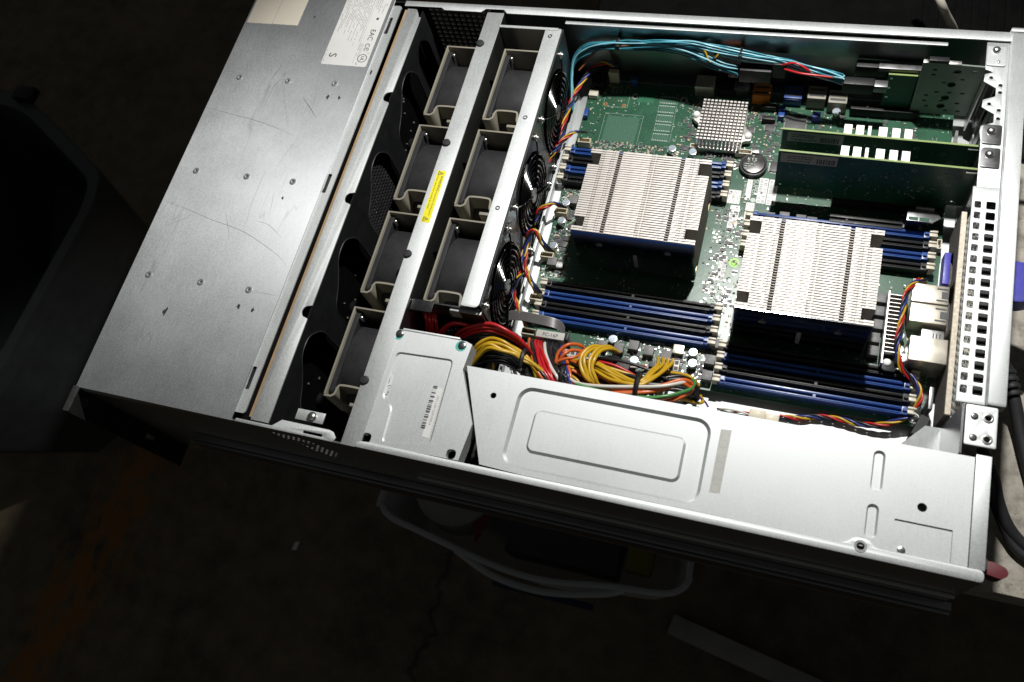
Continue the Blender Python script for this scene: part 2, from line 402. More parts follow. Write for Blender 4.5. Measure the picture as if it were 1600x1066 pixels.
# folded top edges
o = MB().plate([(166, 437.8), (166, 431.5), (205, 431.5), (209, 428.8), (246, 428.8), (250, 433), (268, 433), (272, 428.8), (706, 428.8), (706, 437.8)], [], 176.6, 178).build('top_lip', 'zinc', ch, bevel=.5)
MB().box(329, 652, 424.2, 427.6, 172.5, 174).build('inner_lip', 'zinc', ch, bevel=.4)
MB().box(329, 652, 427.0, 427.8, 150, 173).build('inner_lip', 'zinc_shaded', ch)
MB().plate([(158, -.8), (246, -.8), (247.5, 3), (244, 7), (240, 8), (198, 8), (191, 1.8), (158, 1.8)], [rrect(219, 236, 1.2, 3.4, .5, 2)], 176.8, 178).build('top_lip', 'zinc', ch, bevel=.3)
lipn = roundpoly([(266, -.8), (702, -.8), (702, 6.6), (646, 6.2), (638, 6.4), (634, 11), (625, 11), (620, 6), (400, 4.4), (272, 4.6), (266, 3)], 3)
MB().plate(lipn, [circ(629.3, 5.8, 2.5, 14)], 178.3, 179.3).build('top_lip', 'zinc', ch, bevel=.3)
MB().plate(circ(629.3, 5.8, 4.0, 18), [circ(629.3, 5.8, 2.5, 18)], 179.3, 179.7).build('hole_rim', 'steel', ch)
MB().cyl((629.3, 5.8, 170), (629.3, 5.8, 176), 2.6).build('boss', 'black', ch)
# slide rail and pressed ledge on the near side
rl = MB(); rl.box(62, 706, -9.5, -1, 62, 66); rl.box(62, 706, -9.5, -6.8, 66, 84); rl.box(62, 706, -6.8, -1, 84, 87.5); rl.box(62, 706, -3, -1, 66, 84)
rl.build('slide_rail', 'zinc_shaded', ch, bevel=.6)
MB().box(300, 700, -4, -.9, 118, 121).build('pressed_ledge', 'zinc_half_shaded', ch, bevel=.8)
# rack ear
er = MB(); er.plate([(-23, 1), (-.5, 1), (-.5, 178), (-23, 178)], [circ(-10, 161, 4.2, 14), circ(-11, 66, 3, 12)], -2.2, 0, 'yz'); er.build('rack_ear', 'side_black', ch)
MB().box(-3, 3.4, -23, -.2, 176.4, 178.4).build('ear_rim', 'steel', ch, bevel=.6)
MB().box(.2, 1.6, -13.5, -8.5, 58, 70).build('ear_latch', 'steel', ch, bevel=.6)
MB().box(0, 1.6, 1, 436, 2, 176).build('front_panel', 'black_steel', ch)
# fixed front cover with step, slots, rivets
fc = MB(); fc.box(-.6, 154.2, -1.0, 438, 176.7, 178.1); fc.box(-.6, .6, -1, 438, 165, 176.7); fc.box(0, 154.2, -1.0, -.1 + .0, 166, 176.7)
cover = fc.build('front_cover', 'zinc_worn', ch, bevel=.35)
MB().plate(roundpoly([(150, 7), (163, 7), (163, 432), (150, 432)], 3), [rrect(154.6, 158.4, 27, 47, .8, 2), rrect(154.6, 158.4, 216, 236, .8, 2), rrect(154.6, 158.4, 397, 417, .8, 2)], 175.2, 176.5).build('cover_step', 'zinc', ch)
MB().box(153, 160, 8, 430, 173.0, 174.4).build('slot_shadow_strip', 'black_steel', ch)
rv = MB(); rv.plate(circ(22, 331, 3.1, 18), [circ(22, 331, 1.5, 18)], 178.1, 178.75); rv.cyl((22, 331, 177.6), (22, 331, 178.25), 1.55)
r0 = rv.build('rivet', 'rivet', ch, bevel=.15)
MB().plate(circ(22.2, 331.2, .85, 10), [], 178.26, 178.3).build('rivet_bore', 'ink', r0)
for x, y in ((76, 331.5), (126, 333), (21, 221.5), (75.8, 222), (124, 222.5), (20.8, 111), (75.2, 112), (124, 112.3)): again(r0, ch, (x - 22, y - 331, 0))
# regulation label and cream label
zl = 178.1
lb = MB().plate(rrect(102.5, 150.6, 354.6, 470, 2, 4), [], zl, zl + .12).build('regulation_label', 'label', ch, label='white printed regulation label on the front cover'); zt = zl + .13
print_lines(112, 133.5, 378, 437, zt, 'y', 1.75, 'ink_grey', lb); print_lines(104.4, 111, 392, 437, zt, 'y', 1.75, 'ink_grey', lb)
print_lines(136, 139.6, 362, 382, zt, 'y', 1.5, 'ink_grey', lb); print_lines(137, 149, 419, 437, zt, 'y', 2.1, 'ink_grey', lb)
print_lines(103.6, 104.6, 356, 373, zt, 'y', 1.7, 'ink_grey', lb)
text('EAC', 7.4, (141.4, 400.0, zt), -90, 'ink', lb, bold=.05); text('C\u0404', 6.8, (141.6, 382.8, zt), -90, 'ink', lb, bold=.05)
text('S', 11.5, (107.8, 368.6, zt), -90, 'ink', lb, bold=.06)
MB().plate(circ(143.6, 364.6, 4.9, 24), [circ(143.6, 364.6, 4.2, 24)], zt, zt + .03).build('ring_mark', 'ink', lb)
text('UL', 4.6, (142.1, 367.2, zt), -90, 'ink', lb, bold=.08); text('c', 3.4, (147.3, 371.6, zt), -90, 'ink', lb); text('US', 2.6, (138.6, 359.4, zt), -90, 'ink', lb)
MB().plate(circ(143.5, 413, 1.5, 12), [], zt, zt + .03).build('dot_mark', 'ink', lb)
MB().box(135.2, 135.5, 358, 437, zt, zt + .02).build('rule_line', 'ink_grey', lb)
c1 = MB().plate(rrect(1.5, 30.6, 398.6, 470, .6, 2), [], zl, zl + .12).build('cream_label', 'label_tan', ch)
MB().plate(rrect(31.1, 60, 398.8, 470, .6, 2), [], zl, zl + .12).build('cream_label', 'label_tan', ch)
# scuffs and scratches on the cover
def scratch(pts, wd, mat):
    P = catmull([(p[0], p[1], 0) for p in pts], 6); L = []; R = []
    for i, p in enumerate(P):
        d = (P[min(i + 1, len(P) - 1)] - P[max(i - 1, 0)]).normalized(); t_ = wd * .62 * math.sin(math.pi * (i + .4) / (len(P) + .3)) * .5 + .02
        L.append((p.x - d.y * t_, p.y + d.x * t_)); R.append((p.x + d.y * t_, p.y - d.x * t_))
    MB().plate(L + R[::-1], [], zl + .01, zl + .03).build('scratch', mat, ch)
MAT['scuff'] = simple('scuff', (.07, .07, .07), .6, .4, .2, 200); MAT['faint'] = simple('faint_scratch', (.42, .43, .43), .5, .8, .2, 200); MAT['pale_scratch'] = simple('pale_scratch', (.75, .76, .76), .5, .8, .2, 200)
for pts, wd, mt in ((((97.5, 315.2), (110.1, 303.8), (122.1, 291.8)), .7, 'scuff'), (((-0.0, 292.5), (29.6, 288.0), (67.7, 281.6), (106.3, 271.2)), .55, 'faint'), (((0.6, 185.7), (27.5, 181.0), (60.0, 173.2), (95.3, 166.2), (134.6, 149.9), (150.2, 139.6)), .5, 'faint'),
        (((103.4, 178.6), (117.6, 176.0), (134.8, 165.4)), .35, 'faint'), (((16.9, 161.7), (26.6, 167.9), (36.7, 176.1)), .3, 'faint'), (((63.9, 343.4), (78.4, 314.1), (96.5, 278.8)), .3, 'pale_scratch'), (((113.4, 287.9), (107.9, 258.5), (100.4, 234.9)), .3, 'pale_scratch'), (((68.9, 184.0), (77.5, 170.3), (84.2, 158.0)), .35, 'faint'),
        (((37.2, 32.2), (37.9, 44.3), (36.0, 56.2)), .3, 'pale_scratch'), (((124.3, 24.9), (121.8, 47.5), (112.1, 81.5)), .3, 'pale_scratch'), (((127.9, 111.7), (143.9, 111.2), (151.4, 111.2)), .35, 'faint'), (((114.5, 183.5), (112.0, 197.9), (109.2, 209.8)), .3, 'faint')): scratch(pts, wd, mt)
for px, py, r in ((52.9, 79.5, 3), (120.0, 95.7, 2.4), (134.8, 95.1, 2), (124.5, 317.8, 2.4), (136.2, 317.5, 2), (158.1, 350.3, 1.8), (120.3, 205.1, 1.6), (75.1, 410.7, 1.8)):
    r *= 1.45; n_ = 9; q = [(px + r * random.uniform(.25, 1) * .7 * math.cos(6.283 * k / n_), py + r * random.uniform(.3, 1.2) * math.sin(6.283 * k / n_)) for k in range(n_)]
    MB().plate(q, [], zl + .01, zl + .03).build('scuff', 'scuff', ch)
# backplane board seen through the gap (its own thing)
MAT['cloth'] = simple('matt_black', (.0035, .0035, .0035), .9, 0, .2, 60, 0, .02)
bp = thing('backplane_board', 'dark drive backplane with brown edge behind the gap beside the front cover', 'circuit board', (168, 218, 10))
MB().box(166.2, 169.2, 6, 430, 12, 172.6).build('board', 'cloth', bp); MB().box(166.1, 169.3, 6, 430, 172.6, 174).build('board_edge', 'pcb_brown', bp)
cp = MB()
for k in range(160):
    y, z = random.uniform(10, 425), random.uniform(20, 168); a, b2 = random.uniform(.8, 2.5), random.uniform(.6, 2); cp.box(169.3, 170.6, y, y + a, z, z + b2)
cp.build('small_components', 'solder', bp, kind='stuff')
for y in (55, 150, 245, 340): MB().cyl((169.2, y, 80), (181, y, 80), 6.5, n=16).build('capacitor', 'black', bp, bevel=.6)

MB().box(188, 329, 3, 434, 90, 91.2).build('bay_light_block', 'cloth', ch)  # black sheet added to keep lamplight off the panel below the fans
# ---- fan bay bars and their upright sheets
n1 = [(171, 3), (187.2, 3)]
for y in (101.6, 213.1, 323.2): n1 += [(187.2, y - 6.2)] + [(185.2 - 5.4 * math.cos(a), y - 5.4 * math.sin(a)) for a in [math.radians(90 - 180 * k / 8) for k in range(9)]] + [(187.2, y + 6.2)]
n1 += [(187.2, 418), (184.8, 418.5), (183.8, 421.5), (182.5, 424), (180.5, 427.5), (176, 427.8), (171, 427.8)]
MB().plate(n1, [], 176.8, 178.2).build('fan_bar', 'zinc', ch, bevel=.3)
cut = []
for y in (62, 155, 247, 340, ):
    cut.append(roundpoly([(y - 34, 70), (y + 20, 70), (y + 36, 108), (y + 36, 150), (y + 22, 167), (y + 6, 167), (y - 12, 150), (y - 34, 140)], 12))
cut.append(roundpoly([(10, 60), (20, 60), (20, 110), (10, 110)], 4)); cut.append(roundpoly([(385, 60), (416, 60), (416, 150), (400, 166), (385, 150)], 8))
MB().plate([(3, 3), (427, 3), (427, 176.7), (3, 176.7)], cut, 185.9, 187.1, 'yz').build('bay_sheet', 'black_steel', ch)
for c_ in cut[:4]:
    MB().tube([(187.3, p[0], p[1]) for p in c_], .45, 5, 0, closed=True).build('opening_rim', 'dark_steel', ch)
# perforated filler behind the third opening
ph = []
for i in range(15):
    for j in range(12): ph.append(rrect(224 + i * 3.9, 226.7 + i * 3.9, 95 + j * 5, 98 + j * 5, .5, 1))
MB().plate([(220, 90), (284, 90), (284, 160), (220, 160)], ph, 178.0, 178.8, 'yz').build('vent_screen', 'dark_steel', ch)
MB().box(253, 269.2, -.9, 428.6, 176.9, 178.3).build('fan_bar', 'zinc', ch, bevel=.35)
cut = [[(y, 60), (y + 30, 60), (y + 30, 120), (y + 20, 128), (y + 20, 150), (y + 12, 162), (y + 10, 152), (y, 150)] for y in (352, 260, 168, 76)]
MB().plate([(2, 3), (436, 3), (436, 176.8), (2, 176.8)], cut, 267.8, 269, 'yz').build('bay_sheet', 'zinc_shaded', ch)
MB().plate([(2, 3), (436, 3), (436, 176.8), (2, 176.8)], [rrect(y - 38, y + 38, 95, 171, 20, 4) for y in (356, 264.5, 172, 78)], 253.2, 254.2, 'yz').build('bay_sheet', 'black_steel', ch)
bm_ = MB(); bm_.cyl((256.4, 391, 178.2), (256.4, 391, 180.4), 3.9, 3.3, 16); b0 = bm_.build('rubber_bumper', 'rubber', ch, bevel=.4)
for y in (279.7, 167.2, 52.6): again(b0, ch, (-1 if y < 200 else 0, y - 391, 0))
b3 = MB(); b3.plate(roundpoly([(314, 129), (326.5, 129), (329, 131.5), (329, 414), (314, 414)], 1.5), [], 176.9, 178.2); b3.build('fan_bar', 'zinc', ch, bevel=.3)
MB().plate([(131, 90), (414, 90), (414, 177.6), (131, 177.6)], [circ(y, 134, 39.0, 36) for y in (355.5, 264.2, 171.5)], 329.6, 330.8, 'yz').build('guard_sheet', 'zinc_shaded', ch)
MB().box(269.6, 329, 413, 414.2, 90, 178.1).build('bay_end_plate', 'zinc_shaded', ch)
MB().box(269.6, 326, 411.6, 414.3, 178.15, 178.7).build('end_plate_fold', 'zinc', ch)
MB().box(269.6, 329, 129.2, 130.4, 90, 172).build('bay_end_plate', 'zinc_shaded', ch)
MB().box(269.8, 289, 121, 131, 171, 172.4).build('bay_tab', 'black_steel', ch, bevel=.5)
MB().box(303, 330, 126.6, 131, 168.5, 170).build('bay_tab', 'zinc', ch, bevel=.4)
for y in (404.9, 314.2, 221.4):
    MB().plate(circ(320.3, y, 2.1, 14), [circ(320.3, y, 1.0, 10)], 178.2, 178.55).build('dimple', 'steel', ch)
for y in (263, 205.5, 145.5):
    MB().tube([(331, y - 5, 172), (333.6, y - 4.6, 176), (333.6, y + 4.6, 176), (331, y + 5, 172)], .8, 6, 4).build('cable_clip', 'steel', ch)
# yellow warning sticker on the middle bar
ys = MB().plate([(257.0, 199), (264.8, 199), (264.8, 251), (257.0, 251)], [], 178.3, 178.4).build('warning_sticker', 'yellow_label', ch, label='yellow fan warning sticker on the middle bar')
text('WARNING', 3.3, (261.5, 246, 178.42), -90, 'ink', ys, bold=.03); text('Hazardous moving parts', 2.4, (261.6, 229.5, 178.42), -90, 'ink', ys); text('Keep away from moving fan blades', 2.35, (258.4, 245, 178.42), -90, 'ink', ys)
for y in (248.2, 202.2):
    MB().plate([(258.2, y - 2.5), (263.4, y), (258.2, y + 2.5)], [[(258.8, y - 1.6), (262.2, y), (258.8, y + 1.6)]], 178.42, 178.45).build('hazard_triangle', 'ink', ys)
    MB().box(259.2, 261, y - .3, y + .3, 178.42, 178.45).build('hazard_mark', 'ink', ys)
# finger guards
def guard(yc, zc=134):
    g = MB().cyl((332.2, yc, zc), (333.4, yc, zc), 7, 7, 20).build('finger_guard', 'dark_steel', ch)
    for r in (12, 17, 22, 27, 32, 37):
        MB().tube([(333, yc + r * math.cos(2 * math.pi * k / 40), zc + r * math.sin(2 * math.pi * k / 40)) for k in range(40)], .8, 6, 0, True).build('ring', 'guard_wire', g)
    for sy in (1, -1):
        for sz in (1, -1):
            MB().tube([(334.2, yc + sy * 5, zc + sz * 5), (334.2, yc + sy * 26, zc + sz * 26), (332.6, yc + sy * 34, zc + sz * 34)], .8, 6, 3).build('spoke', 'guard_wire', g)
            MB().tube([(332.6, yc + sy * 36 + 3 * math.cos(a), zc + sz * 36 + 3 * math.sin(a)) for a in [k * math.pi / 6 for k in range(12)]], .8, 6, 0, True).build('mounting_loop', 'steel', g)
            s_ = MB().cyl((331, yc + sy * 36, zc + sz * 36), (334.6, yc + sy * 36, zc + sz * 36), 2.5, 1.7, 12); s_.build('guard_screw', 'steel', g)
for yc in (355.5, 264.2, 171.5): guard(yc)

# ---- motherboard tray and the power-supply bay
MB().box(331.5, 700, 80.5, 436, 85.4, 86.6).build('board_tray', 'zinc', ch)
MB().box(331.5, 343.5, 96, 428, 90, 91.2).build('tray_flange', 'zinc', ch, bevel=.3)
MB().box(335.6, 337.4, 100, 405, 91.2, 101).build('tray_lip', 'zinc', ch, bevel=.5)
MB().box(333, 690, 79, 80.2, 3, 176.5).build('bay_wall', 'zinc_shaded', ch)
# main cover
out = [(334, 79.8), (365.2, 6.2), (400, 5), (620, 6.4), (692.6, 6.4), (692.6, 79.8)]
R1 = rrect(380, 524, 9.4, 72, 11, 7); R2 = inset(R1, 2.2); R3 = rrect(395.5, 508.5, 22.6, 56.4, 6, 7); R4 = inset(R3, 1.8)
sl1 = rrect(631, 638.6, 44, 72.5, 3.7, 6); sl2 = rrect(630.6, 638.2, 12.4, 35.4, 3.7, 6); rc = rrect(648, 682.8, 7.2, 28.6, .6, 2)
hA = circ(361.3, 60.1, 2.4, 16); hB = circ(663.7, 39.5, 3.0, 18)
zc = 178.0; pc = MB(); pc.cap(out, zc, [R1, sl1, sl2, rc, hA, hB])
pc.band(R1, zc, R2, zc - 2.4); pc.cap(R2, zc - 2.4, [R3]); pc.band(R3, zc - 2.4, R4, zc - .1); pc.cap(R4, zc - .1)
for sl in (sl1, sl2): i_ = inset(sl, 1.2); pc.band(sl, zc, i_, zc - 2.2); pc.cap(i_, zc - 2.2)
pc.band(rc, zc, rc, zc - 1.1); pc.cap(rc, zc - 1.1)
for h in (hA, hB): pc.band(h, zc, h, zc - 2)
pc.band(out, zc, out, zc - 1.2)
pc.build('power_bay_cover', 'zinc', ch, smooth=20)
MB().box(652, 675, 30, 50, 170, 171).build('inner_sheet', 'zinc_shaded', ch)
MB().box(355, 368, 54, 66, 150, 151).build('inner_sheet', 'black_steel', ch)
MB().box(693.2, 702.6, 6.8, 82, 176.6, 178.2).build('cover_end_strip', 'zinc', ch, bevel=.4)
screw(ch, (653.8, 9.2, 177.1), 2.6, 1.3)
st = MB().plate([(529.8, 20.8), (537, 21.4), (537.6, 67.4), (530.2, 66.8)], [], 178.02, 178.12).build('quality_sticker', 'label_dull', ch, label='grey inspection sticker on the power bay cover')
for y, a in ((64, 'P'), (48, 'Q'), (32, 'V')):
    text(a, 1.9, (535.2, y, 178.13), -90, 'ink_grey', st); text('Test', 2.1, (531, y, 178.13), -90, 'ink_grey', st)
    MB().plate(circ(533.4, y - 7.5, 3.1, 20), [circ(533.4, y - 7.5, 2.8, 20)], 178.13, 178.15).build('stamp_ring', 'ink_grey', st)
# small cover over the power distributor
out = [(265.4, 3.8), (348.6, 5.6), (351.4, 35), (331.6, 76), (333.2, 97.6), (328, 99.4), (268, 100.2), (265.4, 97)]
rec = roundpoly([(323.7, 13.4), (322.1, 82.8), (273.7, 81.2), (273.6, 41.7), (283.7, 36.1), (285.0, 6.5)], 4.5); rin = inset(rec, 1.3)
zc = 177.9; dc = MB(); hh = [roundpoly([(268.4, 3.9), (276, 4.1), (276, 12), (268.4, 12)], 3.4), roundpoly([(338, 5.45), (345.6, 5.6), (345.6, 13), (338, 13)], 3.4)]
dc.cap(out, zc, [rec] + hh); dc.band(rec, zc, rin, zc - 1.1); dc.cap(rin, zc - 1.1); dc.band(out, zc, out, zc - 14)
for h in hh: dc.band(h, zc, h, zc - 6)
dc.build('distributor_cover', 'zinc', ch, smooth=20)
MB().box(262.2, 264.8, 6, 99, 170, 176).build('cover_flange', 'zinc', ch, bevel=.4)
MB().box(273, 322, 99.8, 101.6, 172, 178.4).build('cover_flange', 'zinc', ch, bevel=.4)
for c_ in ((271.6, 96.4), (325.6, 95.6)):
    MB().plate(circ(c_[0] - 1, c_[1] - .8, 4.6, 12), [], 177.95, 178.0).build('thread_lock_paint', MAT.setdefault('teal_paint', simple('teal_paint', (.10, .42, .36), .5)), ch)
    screw(ch, (c_[0], c_[1], 178.1), 3.3, 1.8, 'dark_steel')
bp_ = MB().box(330, 340, 76, 86, 158, 160).build('distributor_board_corner', 'pcb', ch); screw(ch, (335, 82.5, 160.2), 2.4, 1.5)
l1 = MB().plate([(273.1, 61.6), (277.4, 61.9), (277.9, 42.4), (273.4, 42.6)], [], 176.85, 176.95).build('revision_sticker', 'label', ch)
def on_line(a, b, t): return (a[0] + (b[0] - a[0]) * t, a[1] + (b[1] - a[1]) * t)
P0 = (275.0, 43.5); P1 = (275.2, 60.9); ang = math.degrees(math.atan2(P1[1] - P0[1], P1[0] - P0[0]))
text('Rev 1.2', 3.0, (P0[0] + 2.6, P0[1] + .6, 177), ang, 'ink', l1, bold=.03)
barcode(P1[0] - 3.9, P1[0] + .2, P1[1] - 9.4, P1[1] - .6, 177, 'y', 'ink', l1)
l2 = MB().plate([(315.1, 58.6), (320.0, 58.5), (320.9, 17.8), (314.9, 18.1)], [], 176.85, 176.95).build('serial_sticker', 'label', ch)
barcode(312.0, 315.6, 23.5, 59.5, 177, 'y', 'ink', l2); P2 = (321.3, 21.5)
text('P1847AP51WT1207', 2.9, (319.3, 28, 177), 90, 'ink_grey', l2)
# ---- rear end
rh = []
for k in range(17):
    y = 275.5 - k * 9.25; rh.append(rrect(688.4, 694.8, y - 3.3, y + 3.3, .9, 2)); rh.append(rrect(680.4, 685.0, y - 2.9, y + 2.9, .9, 2))
MB().plate([(678.6, 118), (696.6, 118), (696.6, 291), (678.6, 291)], rh, 174.6, 175.8).build('perforated_flange', 'zinc', ch, bevel=.25)
rh = []
for k in range(29):
    for j in range(9):
        y = 121.5 + k * 5.8 + (j % 2) * 2.9; z = 124 + j * 5.4; rh.append([(y + 2.3 * math.cos(a), z + 2.3 * math.sin(a)) for a in (.52, 1.57, 2.62, 3.67, 4.71, 5.76)])
MB().plate([(116, 88), (291, 88), (291, 174.5), (116, 174.5)], rh, 686.4, 687.4, 'yz').build('perforated_wall', 'zinc', ch)
MB().plate([(290.5, 86.8), (436, 86.8), (436, 174), (290.5, 174)], [rrect(300 + k * 21 + 2, 300 + k * 21 + 14, 98, 165, 2, 2) for k in range(3, 6)], 691.5, 692.7, 'yz').build('slot_wall', 'zinc_shaded', ch)
rg = MB(); rg.box(697, 709.2, 117, 436.5, 168, 180.0); rg.build('rear_ridge', 'zinc', ch, bevel=2.6)
MB().box(696.0, 710, 436.6, 440.5, 150, 180.6).build('rear_corner', 'zinc', ch, bevel=1)
so = [(696.4, 291), (696.4, 428), (680.4, 428), (680.4, 401), (685, 399), (686, 398), (680.4, 396), (680, 389), (689, 383), (689, 375), (680.4, 371), (680, 364), (689, 358), (689, 350), (680.4, 346), (679.8, 341), (681, 333), (681, 291)]
MB().plate(so, [circ(685, y, 1.5, 10) for y in (393, 367.5, 343)] + [circ(692, y, 1.6, 10) for y in (386, 379, 354, 362)], 174.8, 176).build('slot_strip', 'zinc', ch, bevel=.25)
cpz = MB(); cpz.plate(rrect(684.6, 703.8, 87, 115.4, 1, 3), [circ(698.2, 107, 2.2, 14), circ(698.2, 92.4, 2.2, 14)], 178.4, 180.2); cpz.build('corner_plate', 'zinc', ch, bevel=.4)
for y in (107.4, 92.4):
    MB().plate(circ(698.2, y, 3.3, 18), [circ(698.2, y, 2.1, 18)], 180.2, 180.9).build('threaded_boss', 'steel', ch, bevel=.2); screw(ch, (689.8, y, 180.3), 2.4, .8, 'dark_steel')
br = MB(); br.plate([(640, 81), (684, 81), (684, 117), (672, 117)], [], 118, 119.4); br.box(682.5, 684, 81, 116, 100, 178)
br.build('corner_brace', 'zinc_shaded', ch)
MB().plate([(640, 81), (664, 81), (660, 104), (642, 102)], [circ(650, 96, 2.0, 12)], 104, 105.2).build('brace_tab', 'zinc_half_shaded', ch); MB().box(687, 708, 118, 290, 150, 151).build('hole_shade_sheet', 'black_steel', ch)  # last piece: black sheet added below the flange so its holes look dark
MB().plate([(664, 112), (672, 112), (676, 126), (670, 128)], [], 92, 112).build('foot_block', 'black', ch)
# foam-backed port shield
ps = MB(); ps.plate([(125, 92), (298, 92), (298, 127), (125, 127)], [rrect(243, 272, 96, 112, 2, 2), rrect(200, 238, 96, 124, 2, 2), rrect(168, 196, 96, 124.6, 2, 2)], 682.2, 685.8, 'yz'); ps.build('port_shield', 'foam', ch)
MB().box(682.0, 686.0, 124.8, 298.2, 127, 129.4).build('shield_edge', 'foam_edge', ch, bevel=.5)
# release latch of the power supply
MB().plate(roundpoly([(704, 9), (716, 7), (720, 10), (719, 14.5), (712, 17), (704, 17)], 2.2), [], 150, 164).build('release_latch', 'maroon', ch, bevel=1.4)
MB().box(702.6, 706, 10, 16.6, 158, 170).build('latch_base', 'steel', ch, bevel=.5)
# small bracket and screw in the near corner of the fan bay
MB().plate([(203, 13), (228, 13), (228, 22), (226, 22), (203, 22)], [], 168, 169.2).build('bay_bracket', 'zinc', ch, bevel=.4)
MB().dome((217.5, 17.2, 169.2), 4.2, 3.4, 16).build('bracket_screw', 'steel', ch)
MB().box(215, 234, -.2, .9, 168, 171).build('red_strip', 'maroon', ch)
# blue and white clips on the far wall
MB().cyl((352, 434.5, 160), (352, 436.4, 160), 6, n=14).build('blue_plug', 'blue', ch); MB().box(385, 398, 431, 436.2, 148, 160).build('adhesive_mount', 'label_dull', ch, bevel=.8)
# floor of the wiring space
MB().box(333, 690, 80.6, 84, 60, 85).build('tray_apron', 'zinc', ch)


# ------------------------------------------------------------------ cooling fans
def make_fan(loc, label):
    x0, y0 = loc[0], loc[1]; f = thing('cooling_fan', label, 'fan', loc, 'cooling fans in the fan bay'); z1 = 167
    near = [(x0 + 1, y0 + 1)] + [tuple(p)[:2] for p in catmull([(x0 + 7, y0 + 1, 0), (x0 + 9.6, y0 + 3.4, 0), (x0 + 10.6, y0 + 9, 0), (x0 + 13.4, y0 + 11.4, 0), (x0 + 28, y0 + 11.6, 0), (x0 + 31.6, y0 + 9.6, 0), (x0 + 32.6, y0 + 4, 0), (x0 + 33.4, y0 + 1, 0)], 4)] + [(x0 + 38, y0 + 1)]
    MB().path_wall(near, 1.7, 128, z1).build('handle_wall', 'tan', f, bevel=.35)
    MB().box(x0 + .3, x0 + 1.9, y0 + 2.1, y0 + 81, 95, z1).build('shroud_wall', 'tan', f, bevel=.35)
    MB().box(x0 + 2.05, x0 + 37, y0 + 79.4, y0 + 81, 95, z1 + .02).build('shroud_wall', 'tan', f, bevel=.35)
    MB().box(x0 + 37.2, x0 + 39, y0 + 2.1, y0 + 81, 95, z1 - .03).build('blackened_rear_wall', 'cloth', f, bevel=.35)  # shroud wall coloured black so the guard openings look unlit
    MB().box(x0 + 24, x0 + 33, y0 - 3.4, y0 - .6, 152, z1 - 3).build('tab', 'tan', f, bevel=.4)
    h = MB(); yc, zc = y0 + 41, 127
    for xa, xb in ((x0 + 2.2, x0 + 6.4), (x0 + 32.8, x0 + 37)):
        h.plate(rrect(y0 + 3.4, y0 + 78.6, zc - 37, zc + 37, 4, 4), [circ(yc, zc, 34, 28)], xa, xb, 'yz')
    # barrel with faceted shoulders
    prof = [(-37, -10), (-37, 12), (-27, 26), (-16, 33.6), (0, 35.6), (16, 33.6), (27, 26), (37, 12), (37, -10)]
    sm = [tuple(p)[:2] for p in catmull([(a, b, 0) for a, b in prof], 4)]
    loop = [(yc + a, zc + b) for a, b in sm] + [(yc + a * .93, zc + b * .93 - .6) for a, b in reversed(sm)]
    h.plate(loop, [], x0 + 6.4, x0 + 32.8, 'yz')
    h.build('housing', 'grey_black', f, bevel=.5)
    hub = MB().cyl((x0 + 9, yc, zc), (x0 + 30, yc, zc), 15, 15, 20)
    hb = hub.build('hub', 'black', f)
    for k in range(7):
        a = 2 * math.pi * k / 7; c_, s_ = math.cos(a), math.sin(a); c2, s2 = math.cos(a + .5), math.sin(a + .5); m = MB()
        m.v = [(x0 + 12, yc + 14 * c_, zc + 14 * s_), (x0 + 27, yc + 14 * c2, zc + 14 * s2), (x0 + 27, yc + 31 * c2, zc + 31 * s2), (x0 + 12, yc + 31 * c_, zc + 31 * s_)]
        m.v += [(a_ + 1.2, b_, d_) for a_, b_, d_ in m.v]; m.f = [(0, 1, 2, 3), (7, 6, 5, 4), (0, 4, 5, 1), (1, 5, 6, 2), (2, 6, 7, 3), (3, 7, 4, 0)]
        m.build('blade', 'black', hb)
    for yy in (y0 + 73, y0 + 9):
        s_ = MB(); s_.dome((x0 + 8.6, yy, 163), 1.9, 2.2, 10); s_.cyl((x0 + 8.6, yy, 158), (x0 + 8.6, yy, 163), 1.2, 1.2, 8); s_.build('screw', 'steel', f)
    MB().cyl((x0 - 5.5, y0 + 10, 150), (x0 - .1, y0 + 10, 150), 2.6, 2.6, 10).build('locating_peg', 'grey_black', f)
    return f
fan0 = make_fan((218.2, 315.2, 90), 'black fan in tan shroud beside the vent mesh of the far wall')
order = ['second fan from the far wall in the four-fan front row', 'third fan from the far wall in the four-fan front row', 'fan nearest the silver power cover in the four-fan front row']
for y, l in zip((223.6, 131, 36.8), order): retag(fan0, (218.2, y, 90), 'black ' + l)
rear = ['black fan in tan shroud of the rear row, next to the far end plate', 'middle black fan of the three behind the wire guards', 'black fan of the rear row above the red wires']
for y, l in zip((316, 224.4, 132), rear): retag(fan0, (275.8, y, 90), l)


# ------------------------------------------------------------------ motherboard
mb = thing('motherboard', 'green server motherboard with two tall finned heatsinks fitted', 'motherboard', (510, 276, 92)); zb = 94.0
MB().plate([(345, 124), (676, 124), (676, 428), (345, 428)], [circ(391.5, 412, 2, 14), circ(438.9, 412, 2, 14)], 92.4, zb).build('circuit_board', 'pcb', mb)
for x, y in ((391.5, 412), (438.9, 412)): MB().plate(circ(x, y, 3.6, 20), [circ(x, y, 2.1, 20)], zb, zb + .1).build('mounting_ring', 'solder', mb)
